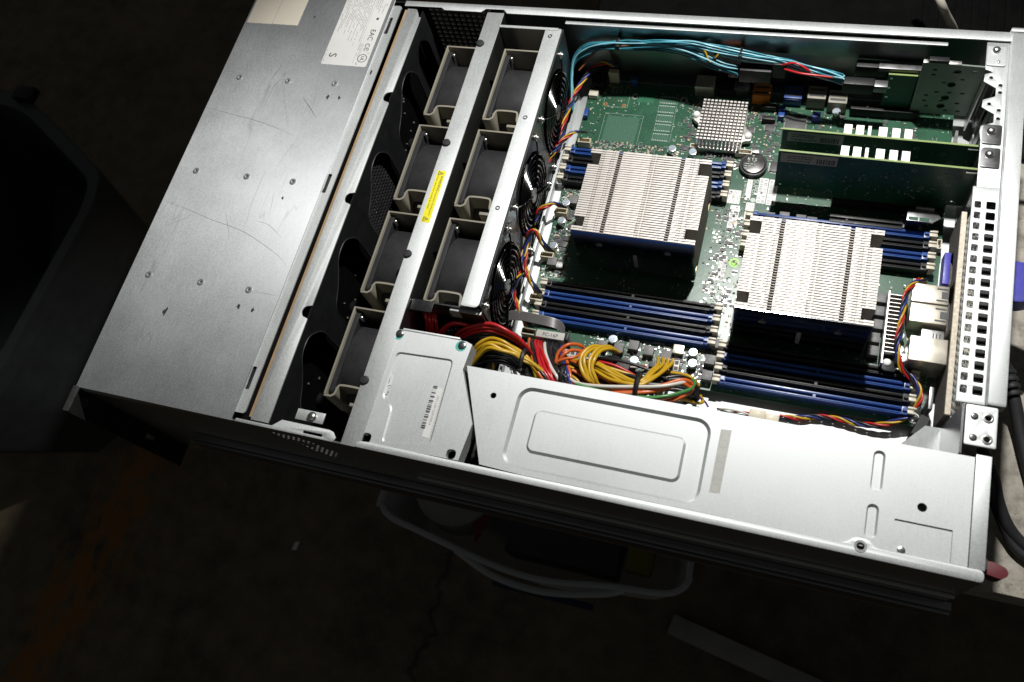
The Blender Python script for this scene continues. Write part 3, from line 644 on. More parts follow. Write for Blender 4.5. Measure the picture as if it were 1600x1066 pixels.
# memory sockets
def dimm(x0, x1, y, col, key):
    m = MB(); z0 = zb + .1
    m.box(x0, x1, y - 3.3, y - 1.1, z0, zb + 9.6); m.box(x0, x1, y + 1.1, y + 3.3, z0, zb + 9.6); m.box(x0, x1, y - 1.1, y + 1.1, z0, zb + 6)
    m.box(x0 + .6, x1 - .6, y - 2.3, y - 1.7, zb + 9.6, zb + 10.1); m.box(x0 + .6, x1 - .6, y + 1.7, y + 2.3, zb + 9.6, zb + 10.1)
    o = m.build('memory_slot', col, mb, bevel=.22)
    MB().box(x0 + key, x0 + key + 2.2, y - 1.15, y + 1.15, zb + 6, zb + 9.9).build('slot_key', col, o)
    MB().box(x0 - 6, x0 - .05, y - 3.4, y + 3.4, z0, zb + 11).build('end_block', col, o, bevel=.5); MB().box(x1 + .05, x1 + 6, y - 3.4, y + 3.4, z0, zb + 11).build('end_block', col, o, bevel=.5)
    for s_, xe in ((-1, x0), (1, x1)):
        lx = sorted((xe + s_ * 4, xe + s_ * 10.2)); a, b = lx
        pl = [(y - 2.6, zb + 3), (y + 2.6, zb + 3), (y + 2.9, zb + 13.5), (y + 1.2, zb + 13.5), (y + .9, zb + 11.9), (y - .9, zb + 11.9), (y - 1.2, zb + 13.5), (y - 2.9, zb + 13.5)]
        MB().plate(pl, [], a, b, 'yz').build('latch', 'ivory', o, bevel=.5)
        MB().box(*sorted((xe + s_ * .6, xe + s_ * 3.6)), y - .9, y + .9, zb + 11, zb + 13).build('contact_clip', col, o)
    pr = MB()
    for k in range(int((x1 - x0) / 5.5)):
        if random.random() < .33: xx = x0 + 3 + k * 5.5 + random.uniform(-1, 1); pr.box(xx, xx + 1.3, y + 3.6, y + 4.3, zb + .1, zb + 2.0)
    if pr.v: pr.build('solder_pads', 'solder', o, kind='stuff')
for i, y in enumerate((194.5, 184.2, 173.6, 163)): dimm(362, 501, y, ('black', 'blue')[i % 2], 72)
for i, y in enumerate((336.5, 326.2, 315.6, 305)): dimm(350, 487, y, ('blue', 'black')[i % 2], 72)
for i, y in enumerate((162, 152.2, 142, 131.6)): dimm(524, 657, y, ('black', 'blue')[i % 2], 68)
for i, y in enumerate((288.4, 278.4, 268, 258)): dimm(526, 660, y, ('blue', 'black')[i % 2], 68)
# expansion slots
def pcie(x0, x1, y, h=11):
    m = MB(); m.box(x0, x1, y - 3.7, y - 1, zb + .1, zb + h); m.box(x0, x1, y + 1, y + 3.7, zb + .1, zb + h); m.box(x0, x1, y - 1, y + 1, zb + .1, zb + 5); m.box(x0 + 13, x0 + 15, y - 1, y + 1, zb + 5, zb + h - .4)
    o = m.build('expansion_slot', 'black', mb, bevel=.3)
    c_ = MB(); n = int((x1 - x0) / 1.6)
    for k in range(n): c_.box(x0 + 1 + k * 1.6, x0 + 1.7 + k * 1.6, y - .98, y - .6, zb + 5, zb + h - 1)
    c_.build('contacts', 'copper', o, kind='stuff')
for x0, x1, y in ((585, 643, 294.3), (585, 674, 315), (585, 674, 336.4), (585, 674, 357.5), (589, 646, 413)): pcie(x0, x1, y)
# capacitors
def cap(x, y, r=3.8, h=8.6):
    o = MB().cyl((x, y, zb + .3), (x, y, zb + h), r, r, 18).build('capacitor', 'steel', mb, bevel=.35)
    MB().cyl((x, y, zb + h), (x, y, zb + h + .15), r * .86, r * .84, 18).build('capacitor_top', 'cap_top', o)
for x, y in ((439.3, 350.6), (458.4, 349), (353.9, 280), (354.3, 260.6), (353, 234), (426.1, 152.2), (447.6, 136.3), (494.4, 152), (495.6, 142.4), (577.6, 407), (482, 424), (650.5, 195), (650.8, 183), (650.8, 177), (656, 176), (618, 424)): cap(x, y)
# chokes and power stages
def block(name, x, y, a, b, h, mat, bev=.5): return MB().box(x - a / 2, x + a / 2, y - b / 2, y + b / 2, zb + .2, zb + h).build(name, mat, mb, bevel=bev)
for x, y in ((633, 214), (633, 202), (632, 190), (632, 178.5), (634, 226), (512, 163.5), (509, 148.2), (509, 134.1), (444.6, 150.6), (458, 147.8), (432.6, 146), (418.3, 146), (473, 146), (356, 218), (360, 284), (548, 292), (562, 291), (571, 290), (536, 290), (654, 298), (644, 298)): block('choke', x, y, 8.4, 8.4, 8.5 if y > 170 or x > 505 else 7, 'ferrite')
block('choke', 482, 153.5, 9, 8, 6.5, 'nickel'); block('choke', 361.5, 217, 8, 6, 5, 'solder')
for x, y in ((415, 138), (430, 134), (463, 138), (490, 133), (501, 160), (362, 246), (359, 268), (505, 141)): block('power_stage', x, y, 6, 5, 2.2, 'chip', .2)
# chips
def chip(x, y, a, b, h=1.8, pins=True):
    o = MB().box(x - a / 2, x + a / 2, y - b / 2, y + b / 2, zb + .3, zb + h).build('chip', 'chip', mb, bevel=.25)
    if pins:
        p_ = MB(); k = -a / 2 + .8
        while k < a / 2 - .5:
            for s_ in (-1, 1): p_.box(x + k, x + k + .45, y + s_ * (b / 2 + .55) - .5, y + s_ * (b / 2 + .55) + .5, zb + .1, zb + .5)
            k += 1.1
        k = -b / 2 + .8
        while k < b / 2 - .5:
            for s_ in (-1, 1): p_.box(x + s_ * (a / 2 + .55) - .5, x + s_ * (a / 2 + .55) + .5, y + k, y + k + .45, zb + .1, zb + .5)
            k += 1.1
        p_.build('chip_pins', 'solder', o, kind='stuff')
    return o
chip(544, 396, 18, 18); chip(657, 356, 30, 12, 1.6, False); chip(533, 346, 9, 11, 2); chip(505, 384, 7, 7); chip(522, 388, 8, 7); chip(514, 400, 6, 6)
chip(449, 357, 6, 5); chip(474, 352, 6, 5); chip(490, 345, 5, 5); chip(488, 360, 5, 5); chip(453, 374, 5, 4); chip(359, 240, 6, 6)
c_ = chip(655, 383, 12, 9, 2); chip(600, 372, 8, 8)
# unpopulated chip land and outlines
MB().plate(rrect(369.5, 401, 357.4, 387, .6, 2), [], zb + .02, zb + .12).build('bare_chip_land', MAT.setdefault('land', simple('bare_land', (.026, .095, .055), .6, 0, .3, 900, .3)), mb)
MB().box(393.8, 410.4, 405.4, 422.6, zb + .02, zb + .1).build('bare_chip_land', MAT.setdefault('land2', simple('bare_land_dark', (.008, .10, .045), .5, 0, .2, 300)), mb)
for k, y in enumerate((410.6, 399.9, 389, 378.3, 367.2)): MB().box(417.5 + k * .3, 431.5 + k * .3, y - 3, y + 3, zb + .02, zb + .1).build('bare_chip_land', MAT['land'], mb)
cr = MB()
for i in range(4):
    for j in range(8):
        if (j != 3 and j != 4): cr.cyl((367.5 + i * 4.4, 401 + j * 2.9, zb), (367.5 + i * 4.4, 401 + j * 2.9, zb + .12), .7, .7, 8)
cr.build('test_pads', 'copper', mb, kind='stuff')
for x, y in ((364, 423), (382.5, 423), (364.3, 400), (382.6, 400)): MB().plate(circ(x, y, 1.9, 14), [circ(x, y, 1.0, 14)], zb, zb + .15).build('copper_ring', MAT.setdefault('ring', simple('bare_copper', (.55, .25, .1), .4, .6)), mb)
# silkscreen and tiny components
sk = MB(); t = .16
def srect(x0, x1, y0, y1):
    for a in ((x0, x1, y0, y0 + t), (x0, x1, y1 - t, y1), (x0, x0 + t, y0 + t, y1 - t), (x1 - t, x1, y0 + t, y1 - t)): sk.box(*a, zb + .02, zb + .05)
srect(366.5, 404, 354.5, 390); srect(362, 386, 397.6, 426)
for k, y in enumerate((410.6, 399.9, 389, 378.3, 367.2)):
    srect(416 + k * .3, 433 + k * .3, y - 4.2, y + 4.2)
    for q in range(9): sk.box(417 + q * 1.7, 417.9 + q * 1.7, y - 3.9, y - 3.1, zb + .12, zb + .14); sk.box(417 + q * 1.7, 417.9 + q * 1.7, y + 3.1, y + 3.9, zb + .12, zb + .14)
for i in range(3):
    for j in range(7):
        x, y = 490 + i * 11.5, 262 + j * 3.6 - (9 if j > 3 else 0) * -.5
        srect(x, x + 7, y, y + 2.4); sk.box(x + 1, x + 2.6, y + .6, y + 1.8, zb + .02, zb + .05); sk.box(x + 4.4, x + 6, y + .6, y + 1.8, zb + .02, zb + .05)
for k in range(42): sk.box(497 + (k % 6) * 2.2, 498.4 + (k % 6) * 2.2, 203 + (k // 6) * 3, 205.2 + (k // 6) * 3, zb + .02, zb + .05)
for k in range(1300):
    x, y = random.uniform(346, 674), random.uniform(126, 427)
    if 404 < x < 416 and 355 < y < 395: continue
    a = random.random()
    if a < .45: wd, hd = random.uniform(.4, 2.6), random.uniform(.25, .7)
    elif a < .8: wd, hd = random.uniform(.25, .6), random.uniform(.6, 3)
    else: wd, hd = random.uniform(1, 2), random.uniform(.7, 1.3)
    sk.box(x, x + wd, y, y + hd, zb + .02, zb + .05)
for k in range(620):
    x, y = random.uniform(405, 512), random.uniform(126, 158); sk.box(x, x + random.uniform(.4, 2.4), y, y + random.uniform(.3, 1.2), zb + .02, zb + .05)
for k in range(330): x, y = random.uniform(648, 674), random.uniform(126, 180); sk.box(x, x + random.uniform(.4, 2.2), y, y + random.uniform(.3, 1.2), zb + .02, zb + .05)
for k in range(330): x, y = random.uniform(346, 364), random.uniform(205, 300); sk.box(x, x + random.uniform(.4, 2), y, y + random.uniform(.3, 1.1), zb + .02, zb + .05)
for k in range(150): x, y = random.uniform(495, 512), random.uniform(200, 250); sk.box(x, x + random.uniform(.4, 2), y, y + random.uniform(.3, 1.1), zb + .02, zb + .05)
for k in range(120):
    x, y = random.choice(((random.uniform(488, 518), random.uniform(170, 300)), (random.uniform(436, 536), random.uniform(342, 416)), (random.uniform(346, 366), random.uniform(204, 300)), (random.uniform(540, 670), random.uniform(362, 408)), (random.uniform(362, 440), random.uniform(342, 356))))
    a, b = random.choice(((3, 2), (2, 3.6), (5, 3), (3.4, 3.4), (2.4, 1.5))); srect(x, x + a, y, y + b)
for i in range(9):
    for j in range(4): sk.box(352 + i * 1.5, 352.8 + i * 1.5, 196.5 + j * 2.2 + 8, 197.4 + j * 2.2 + 8, zb + .02, zb + .05)
sk.build('silkscreen_marks', 'silk', mb, kind='stuff')
for mat, n, nm in (('ceramic', 560, 'ceramic_capacitors'), ('chip', 800, 'tiny_resistors'), ('solder', 620, 'solder_joints')):
    q = MB()
    for k in range(n):
        z_ = random.random()
        if z_ < .42: x, y = random.uniform(345.6, 674), random.uniform(126, 427)
        elif z_ < .56: x, y = random.uniform(410, 512), random.uniform(126, 158)
        elif z_ < .66: x, y = random.uniform(345.6, 366), random.uniform(205, 300)
        elif z_ < .8: x, y = random.uniform(440, 535), random.uniform(346, 412)
        elif z_ < .9: x, y = random.uniform(490, 520), random.uniform(165, 300)
        else: x, y = random.uniform(360, 445), random.uniform(344, 356)
        if (368 < x < 433 and 357 < y < 424): continue
        a, b = random.choice(((1.7, .9), (.9, 1.7), (1.2, .7), (2.2, 1.3), (1.3, 2.2)))
        q.box(x, x + a, y, y + b, zb + .05, zb + random.uniform(.5, 1.1))
    q.build(nm, mat, mb, kind='stuff')
q = MB(); q2 = MB()
for k in range(260):
    z_ = random.random()
    x, y = ((random.uniform(408, 512), random.uniform(127, 156)) if z_ < .25 else (random.uniform(346, 364), random.uniform(205, 300)) if z_ < .38 else (random.uniform(440, 535), random.uniform(342, 412)) if z_ < .7 else (random.uniform(490, 520), random.uniform(200, 300)) if z_ < .82 else (random.uniform(545, 580), random.uniform(292, 312)) if z_ < .88 else (random.uniform(560, 670), random.uniform(362, 410)))
    a, b = random.uniform(2, 4.8), random.uniform(2, 4.2); q.box(x, x + a, y, y + b, zb + .3, zb + random.uniform(1, 1.7))
    n_ = int(a / 1.1)
    for i in range(n_): q2.box(x + .3 + i * 1.1, x + .75 + i * 1.1, y - .9, y + b + .9, zb + .1, zb + .45)
q.build('small_chips', 'chip', mb, kind='stuff'); q2.build('chip_leads', 'solder', mb, kind='stuff')
for k in range(8): MB().box(440 + (k % 2) * 3, 442 + (k % 2) * 3, 348 + k // 2 * 2.4 - 4, 349.4 + k // 2 * 2.4 - 4, zb + .1, zb + 1).build('ceramic_capacitor', 'label_tan', mb)
# headers and ports
def header(name, x, y, a, b, h, mat, pins=4):
    m = MB(); th = .9
    m.box(x - a / 2, x + a / 2, y - b / 2, y - b / 2 + th, zb + .1, zb + h); m.box(x - a / 2, x + a / 2, y + b / 2 - th, y + b / 2, zb + .1, zb + h * .8)
    m.box(x - a / 2, x - a / 2 + th, y - b / 2 + th, y + b / 2 - th, zb + .1, zb + h * .9); m.box(x + a / 2 - th, x + a / 2, y - b / 2 + th, y + b / 2 - th, zb + .1, zb + h * .9); m.box(x - a / 2 + th, x + a / 2 - th, y - b / 2 + th, y + b / 2 - th, zb + .1, zb + 1)
    o = m.build(name, mat, mb, bevel=.2); p_ = MB()
    for k in range(pins): xx = x - a / 2 + a * (k + .5) / pins; p_.box(xx - .3, xx + .3, y - .3, y + .3, zb + 1, zb + h * .85)
    p_.build('pins', 'copper', o); return o
header('pin_header', 461, 358, 13, 5.5, 6, 'ivory'); header('pin_header', 503.5, 356, 15, 6, 7, 'ivory', 5)
for x, y in ((530.5, 407), (530.5, 399)): block('jumper', x, y, 5.5, 5, 8, MAT['blue'])
block('jumper', 561, 402, 7, 6, 8, MAT['vga_blue']); block('jumper', 349, 384, 4, 9, 7, MAT['blue']); block('jumper', 388, 425, 6, 4, 10, MAT['blue'])
block('pin_header', 520, 395, 12, 4, 7, MAT['black']); block('pin_header', 518, 408, 14, 3, 7, MAT['black'])
MB().cyl((353.5, 424, zb + .1), (353.5, 424, zb + 9), 8, 8, 22).build('buzzer', 'black', mb, bevel=.6)
block('jack', 351, 408, 9, 7, 6, MAT['ivory'])
def sata(x, y, mat, h=13):
    o = MB().box(x - 8, x + 8, y - 7, y + 7, zb + .2, zb + h).build('drive_port', mat, mb, bevel=.5)
    for dz, dy in ((h + .02, 3.0), (h + .02, -3.4)): MB().box(x - 6.6, x + 6.6, y + dy - 1.2, y + dy + 1.2, zb + h + .01, zb + h + .12).build('port_slot', 'ink', o)
    MB().box(x - 6.6, x + 6.6, y - 7.35, y - 7.0, zb + 3, zb + 10).build('port_face', mat, o, bevel=.1)
sata(510, 421, 'orange_plastic'); sata(558.5, 421, 'tan', 15); sata(577, 418, 'tan', 15); sata(538, 422, 'blue', 12)
MB().box(448, 466, 418, 432, zb + .2, zb + 14).build('usb_port', 'nickel', mb, bevel=.5); MB().box(470, 486, 420, 428, zb + .2, zb + 9).build('pin_header', 'black', mb, bevel=.4)
MB().box(484, 498, 421, 430, zb + .2, zb + 12).build('usb_port', 'dark_steel', mb, bevel=.4)
for x, y in ((367.5, 428.5),): block('fan_header', x, y, 10, 5, 15, MAT['beige'])
for x, y in ((355.4, 350), (351.5, 270.5), (349.8, 223.5), (350.8, 180.4), (352.0, 146.5)): header('fan_header', x, y, 12, 6.5, 9.5, 'beige')
header('fan_header', 661.5, 245, 11, 6, 9, 'beige')
# power connectors
def power_socket(x0, x1, y0, y1, mat, nx, ny):
    o = MB().box(x0, x1, y0, y1, zb + .2, zb + 13).build('power_connector', mat, mb, bevel=.5)
    for i in range(nx):
        for j in range(ny):
            a = (x1 - x0) / nx; b = (y1 - y0) / ny; cx, cy = x0 + a * (i + .5), y0 + b * (j + .5); MB().box(cx - a * .34, cx + a * .34, cy - b * .34, cy + b * .34, zb + 13, zb + 13.12).build('cavity', 'ink', o)
power_socket(364, 416, 124.5, 134.5, MAT['label_dull'], 12, 2); power_socket(428, 446, 124.6, 134, MAT['black'], 4, 2); power_socket(467, 486, 131, 141, MAT['ivory'], 4, 2)
# rear ports
def shell(name, x0, x1, y0, y1, h, mat='nickel'):
    o = MB().box(x0, x1, y0, y1, zb + .3, zb + h).build(name, mat, mb, bevel=.7); return o
for y0 in (221.6, 204):
    o = shell('network_port', 654.6, 681.4, y0, y0 + 16.4, 19)
    for dy in (2.4, 12.6): MB().box(672.5, 680.6, y0 + dy, y0 + dy + 1.3, zb + 19, zb + 19.25).build('spring_tab', 'ink', o)
    MB().box(676, 681.2, y0 + 5, y0 + 11, zb + 19, zb + 19.3).build('spring_recess', 'chip', o)
o = shell('usb_stack', 655, 681.6, 166, 186.6, 30); o2 = shell('usb_port', 665, 681.6, 188, 201, 14, 'steel')
for k in range(3): MB().box(673 + k * 2.4, 674 + k * 2.4, 191, 198, zb + 14, zb + 14.2).build('spring_tab', 'ink', o2)
vg = MB().box(676.6, 681.6, 243.5, 272.5, zb + 1, zb + 13).build('video_port', 'vga_blue', mb, bevel=.8)
header('pin_header', 673, 283, 4, 10, 8, 'ivory', 2); block('status_block', 674.5, 140, 3, 18, 24, MAT['zinc_shaded'])
# voltage regulator heatsink
vh = MB().plate([(637, 163), (641, 160.5), (649, 160.5), (649, 226), (640, 228), (637, 226)], [], zb + 6, zb + 14, 'xy').build('regulator_heatsink', 'black', mb, bevel=.4)
for k in range(15): MB().box(638.2, 648.6, 173.2 + k * 3.55, 173.6 + k * 3.55, zb + 14, zb + 22).build('fin', 'alu', vh)
MB().box(637, 638.0, 163, 226, zb + 14, zb + 22.4).build('side_fin', 'alu', vh); MB().dome((642.5, 167.5, zb + 14), 3.2, 2.2, 16).build('push_pin', 'white', vh)
# stickers and lettering on the board
def sticker(x0, x1, y0, y1, kind):
    o = MB().plate(rrect(x0, x1, y0, y1, .7, 2), [], zb + .1, zb + .2).build('sticker', 'label', mb); z = zb + .21
    if kind == 'bar': barcode(x0 + (x1 - x0) * .5, x1 - .7, y0 + 1, y1 - 1, z, 'y', 'ink_grey', o, unit=.38); print_lines(x0 + .8, x0 + (x1 - x0) * .42, y0 + 1, y1 - 1, z, 'y', 1.3, 'ink_grey', o)
    elif kind == 'two': barcode(x0 + .9, x0 + (x1 - x0) * .42, y0 + 1, y1 - 1, z, 'y', 'ink_grey', o, unit=.38); barcode(x0 + (x1 - x0) * .55, x1 - .8, y0 + 1, y1 - 1, z, 'y', 'ink_grey', o, unit=.38)
    else: print_lines(x0 + .8, x1 - .6, y0 + .8, y1 - .8, z, 'y', 1.5, 'ink_grey', o)
    return o
sticker(497, 508, 303.6, 318, 'text'); sticker(501, 509.2, 278, 302, 'two'); sticker(514, 521.6, 288, 306.6, 'text')
st2 = sticker(511.6, 516.4, 309, 332.4, 'none_'); sticker(521.8, 529.8, 307, 333.6, 'two'); sticker(530.4, 538.2, 306.2, 333, 'two'); sticker(500.4, 507, 225.2, 250, 'bar')
text('SUPER', 6.2, (517.2, 331.6, zb + .12), -90, 'silk', mb, 'board_lettering', bold=.05)
MB().plate(circ(519.2, 309.6, 2.4, 20), [], zb + .1, zb + .16).build('dot_mark', 'silk', mb)
text('RESTRICTED', 2.6, (509.4, 326, zb + .12), -90, 'silk', mb, 'board_lettering'); text('MADE IN USA', 2.4, (507.6, 303, zb + .12), -90, 'silk', mb, 'board_lettering')
gs = MB().plate(circ(513.2, 244.4, 4.5, 24), [], zb + .1, zb + .2).build('round_sticker', 'green_label', mb, label='round green sticker between the two big heatsinks')
MB().plate(circ(513.2, 244.4, 2.8, 20), [circ(513.2, 244.4, 2.3, 20)], zb + .21, zb + .24).build('print_ring', 'ink', gs)
MB().box(511.8, 514.6, 244.2, 244.6, zb + .21, zb + .24).build('print_bar', 'ink', gs)
for x, y in ((366, 344), (497, 344), (668, 130.5), (499, 131), (388, 342)):
    MB().plate(circ(x, y, 4.4, 20), [circ(x, y, 1.6, 12)], zb + .02, zb + .14).build('mounting_ring', 'solder', mb); screw(mb, (x, y, zb + .5), 3.2, 2, 'steel')
# battery holder ring stays with the board, the cell is a thing
MB().plate(circ(514, 344, 12.2, 30), [circ(514, 344, 10.4, 30)], zb + .2, zb + 5.4).build('battery_holder', 'black', mb, bevel=.4)
MB().box(511, 517, 355, 359, zb + .2, zb + 7.6).build('holder_spring', 'steel', mb, bevel=.4)
bt = thing('coin_battery', 'round black coin battery lettered KTS on the green board', 'battery', (514, 344, zb + 1))
MB().cyl((514, 344, zb + 1), (514, 344, zb + 6.4), 10.2, 9.9, 32).build('cell', MAT.setdefault('cell', simple('dark_cell', (.10, .095, .095), .3, .7, .1)), bt, bevel=.4)
text('KTS', 4.2, (508.2, 347.0, zb + 6.45), -2, 'silk', bt, bold=.05, spacing=1.25); text('+', 4.6, (511.7, 350.6, zb + 6.45), 0, 'silk', bt)
print_lines(506.4, 521.6, 338, 345.6, zb + 6.45, 'x', 2.5, 'silk', bt, h=.22, minlen=.7); MB().plate([(509.6, 336.6), (518.6, 336.6), (517.4, 335.5), (510.6, 335.5)], [], zb + 6.45, zb + 6.5).build('scratch_shine', 'steel', bt)

# ------------------------------------------------------------------ big heatsinks
def big_heatsink(x0, x1, y0, y1, label):
    h = thing('heatsink', label, 'heatsink', ((x0 + x1) / 2, (y0 + y1) / 2, zb), 'processor heatsinks'); zt = 160
    MB().box(x0 + 8, x1 - 8, y0 + 4, y1 - 4, zb + 1, zb + 6).build('base_plate', 'copper', h, bevel=.6)
    MB().box(x0 + 16, x1 - 16, y0 + 2, y1 - 2, zb + .3, zb + .9).build('socket', 'dark_steel', h)
    n = 36; p = (y1 - y0) / n; L = x1 - x0
    def fin(a, b, name='fin', yk=y0):
        m = MB(); m.box(a, b, yk, yk + .35, zb + 6.1, zt - .35)
        cuts = [c for c in (x0 + L * .255, x0 + L * .772) if a < c < b]; e = [a] + [v for c in cuts for v in (c - 1.7, c + 1.7)] + [b]
        joints = [x0 + L * q for q in (.10, .125, .185, .21, .515, .54, .56, .84, .865, .90, .925)]
        for u, v in zip(e[::2], e[1::2]):
            pts = [u] + [j for j in joints if u + .6 < j < v - .6] + [v]
            for i in range(len(pts) - 1):
                z_ = zt - random.uniform(0, .08)
                m.box(pts[i] + (.12 if i else 0), pts[i + 1] - .12, yk, yk + p * (.74 if (i % 2 == 0) else .64), z_ - .35, z_)
        return m.build(name, 'fin', h)
    full = fin(x0, x1)
    src = {}
    for k in range(1, n):
        lo = 2 <= k <= 5; hi = n - 7 <= k <= n - 3
        key = 'n' if (lo or hi) else 'f'
        if key == 'f': again(full, h, (0, k * p, 0))
        else:
            if key not in src: src[key] = fin(x0 + 9.5, x1 - 9.5, 'fin', y0 + k * p); src[key + 'k'] = k
            else: again(src[key], h, (0, (k - src[key + 'k']) * p, 0))
    for xa, xb in ((x0 + .5, x0 + 9), (x1 - 9, x1 - .5)):
        for ya, yb in ((y0 + 2 * p, y0 + 6 * p), (y1 - 7 * p, y1 - 2 * p)):
            MB().box(xa, xb, ya + .2, yb - .2, zb + 6.2, zb + 9).build('mounting_foot', 'copper', h); xm, ym = (xa + xb) / 2, (ya + yb) / 2
            MB().cyl((xm, ym, zb + 9), (xm, ym, zb + 30), 2.8, 2.8, 12).build('spring_screw', 'steel', h)
    fp = MB(); fp.plate([(x0 + .3, zb + 6), (x1 - .3, zb + 6), (x1 - .3, zt - .7), (x0 + .3, zt - .7)], [rrect(x0 + L * .49, x0 + L * .525, zb + 14, zb + 36, 1.5, 4)], y0 - .5, y0 - .12, 'xz'); fp.build('face_plate', 'chrome', h)
    for q in (.22, .78): MB().cyl((x0 + L * q, y0 - .9, zb + 46), (x0 + L * q, y0 - 1.9, zb + 46), 3, 1.6, 14).build('face_rivet', 'dark_steel', h)
    return h
big_heatsink(380.8, 484, 220.4, 302.2, 'large finned aluminium heatsink nearer the fans, above the four near memory slots')
big_heatsink(522.8, 623.5, 172, 254, 'large finned aluminium heatsink nearer the rear ports')
cs = thing('chipset_heatsink', 'small square pin-fin aluminium heatsink near the teal cables', 'heatsink', (480, 377.5, zb))
MB().plate(roundpoly([(459.6, 354.2), (500.4, 354.2), (500.4, 366), (508, 367), (508, 375), (500.4, 381), (500.4, 400.8), (459.6, 400.8), (459.6, 395), (452, 394), (452, 386), (459.6, 380)], 2.5), [], zb + 3, zb + 8).build('base_plate', 'alu', cs, bevel=.4)
pg = MB()
for i in range(12):
    for j in range(13): xx, yy = 460.2 + i * 3.42, 355 + j * 3.55; pg.box(xx, xx + 2.3, yy, yy + 1.7, zb + 8, zb + 21)
pg.build('pin_fins', 'alu', cs, kind='stuff')
for x, y in ((454.8, 390), (505, 371)): MB().dome((x, y, zb + 8), 3.4, 4.2, 16).build('push_pin', 'white', cs)

# ------------------------------------------------------------------ expansion cards
VZ = Matrix.Rotation(math.radians(90), 4, 'X')
def card(y, label, comb_dx):
    c = thing('expansion_card', label, 'circuit card', (610, y, zb + 10), 'expansion cards standing in the slots'); zt = 164.5
    MB().plate([(535.5, 113), (583, 112), (586, 103), (672, 103), (674, 112), (684, 112), (684, zt - 1), (535.5, zt)], [circ(540, 116.5, 1.6, 10), circ(676, 116.5, 1.6, 10)], y - .8, y + .8, 'xz').build('board', 'card_pcb', c)
    MB().plate([(535.5, zt), (684, zt - 1), (684, zt - .7), (535.5, zt + .3)], [], y - .82, y + .82, 'xz').build('board_edge', 'card_edge', c)
    l = MB().box(540 if comb_dx == 0 else 537.5, 584 if comb_dx == 0 else 582, y - .95, y - .83, 150, 162.5).build('card_sticker', 'label_dull', c)
    m = MB(); x = 543
    for r in (159.6, 157, 153.4):
        x = 543
        while x < 561: d = random.uniform(.8, 2.5); m.box(x, x + d, y - 1.0, y - .96, r - 1.2, r); x += d + .5
    x = 566
    while x < 580: d = random.uniform(.4, 1.4); m.box(x, x + d, y - 1.0, y - .96, 151.5, 158); x += d + random.uniform(.4, .9)
    m.build('sticker_print', 'ink', l)
    q = MB()
    for k in range(90): xx, zz = random.uniform(545, 680), random.uniform(112, 158); q.box(xx, xx + random.uniform(.5, 1.8), y - 1.4, y - .84, zz, zz + random.uniform(.4, 1.2))
    q.build('small_components', 'ink_grey', c, kind='stuff')
    for xx, zz in ((660, 150), (668, 140), (650, 132), (640, 155)): MB().plate(circ(xx, zz, 2, 12), [circ(xx, zz, 1.5, 12)], y - .9, y - .83, 'xz').build('print_ring', 'ink_grey', c)
    # cooler on the far face: a row of bright fins
    hs = MB(); hs.box(583, 637, y + 1, y + 3.2, 122, 160.4); hk = hs.build('card_heatsink', 'alu', c)
    for k in range(6):
        xa = 583.2 + k * 9.15; zt_ = 160.2
        if k == 2: MB().box(xa, xa + 2.4, y + 3.25, y + 13, 124, zt_).build('fin', 'alu', hk)
        elif k == 3: MB().box(xa - 1, xa + 5.4, y + 3.25, y + 13, 124, zt_).build('fin', 'alu', hk)
        else: MB().box(xa, xa + 6.0, y + 3.25, y + 13, 124, zt_).build('fin', 'alu', hk)
    MB().box(684.1, 685.3, y - 9, y + 10, 96, 174.2).build('bracket', 'zinc_shaded', c)
    tb_ = MB().plate(roundpoly([(681.5, y - 7), (695, y - 7), (695, y + 10.5), (683, y + 10.5), (681.5, y + 8)], 1.5), [], 176.4, 177.4).build('bracket_tab', 'dark_steel', c, bevel=.2)
    MB().dome((687.6, y + 4.4, 177.4), 3.4, 2.8, 16).build('bracket_screw', 'steel', c)
    sc_ = MB().box(676, 684, y - 2, y + 2, 160, 161).build('bracket_ear', 'steel', c)
    return c
card(336.4, 'green expansion card farther from the big heatsinks, between the two rows of white fins', 0)
card(315, 'green expansion card nearer the big heatsinks, its whole dark face showing', 1)
hb = thing('controller_card', 'grey-green upright card full of small holes at the rear corner', 'circuit card', (660, 413, zb + 10))
hl = [rrect(x, x + 3.4, z, z + 1.8, .3, 1) for x, z in ((645, 158), (645, 152), (652, 131), (662, 131), (672, 131), (668, 148), (655, 143), (645, 126), (645, 119), (658, 120), (671, 118), (648, 112), (664, 108), (674, 108), (675, 158))] + [circ(x, z, 3.2, 16) for x, z in ((664, 157), (663, 142), (662, 125), (661, 114))]
MB().plate([(638, 103), (684, 103), (684, 165), (636, 167)], hl, 412, 413.4, 'xz').build('shield_plate', MAT.setdefault('shield', simple('shield_grey', (.24, .28, .24), .42, .5, .1)), hb)
MB().box(637.5, 683, 414.2, 415.6, 104, 163).build('board', 'card_pcb', hb)
MB().box(640, 655, 411.6, 416, 167, 170).build('plug_housing', 'black', hb, bevel=.4)
for a, b in ((636, 639.5), (655.4, 664.6)): MB().box(a, b, 411, 414.5, 166.6, 168).build('bright_tab', 'alu', hb, bevel=.3)
MB().box(684.2, 685.4, 402, 422, 96, 174).build('bracket', 'steel', hb)
MB().plate(roundpoly([(680.5, 404), (694, 404), (694, 424), (680.5, 424)], 1.5), [], 176.3, 177.4).build('bracket_tab', 'zinc', hb, bevel=.2); MB().dome((687, 419, 177.4), 3.3, 2.8, 16).build('bracket_screw', 'steel', hb); MB().dome((689, 407.5, 177.4), 1.4, 1, 10).build('bracket_pip', 'steel', hb)
MB().plate([(672, 352), (680, 362), (680, 400), (678, 400)], [], 97, 98.2).build('bracket_foot', 'steel', hb)
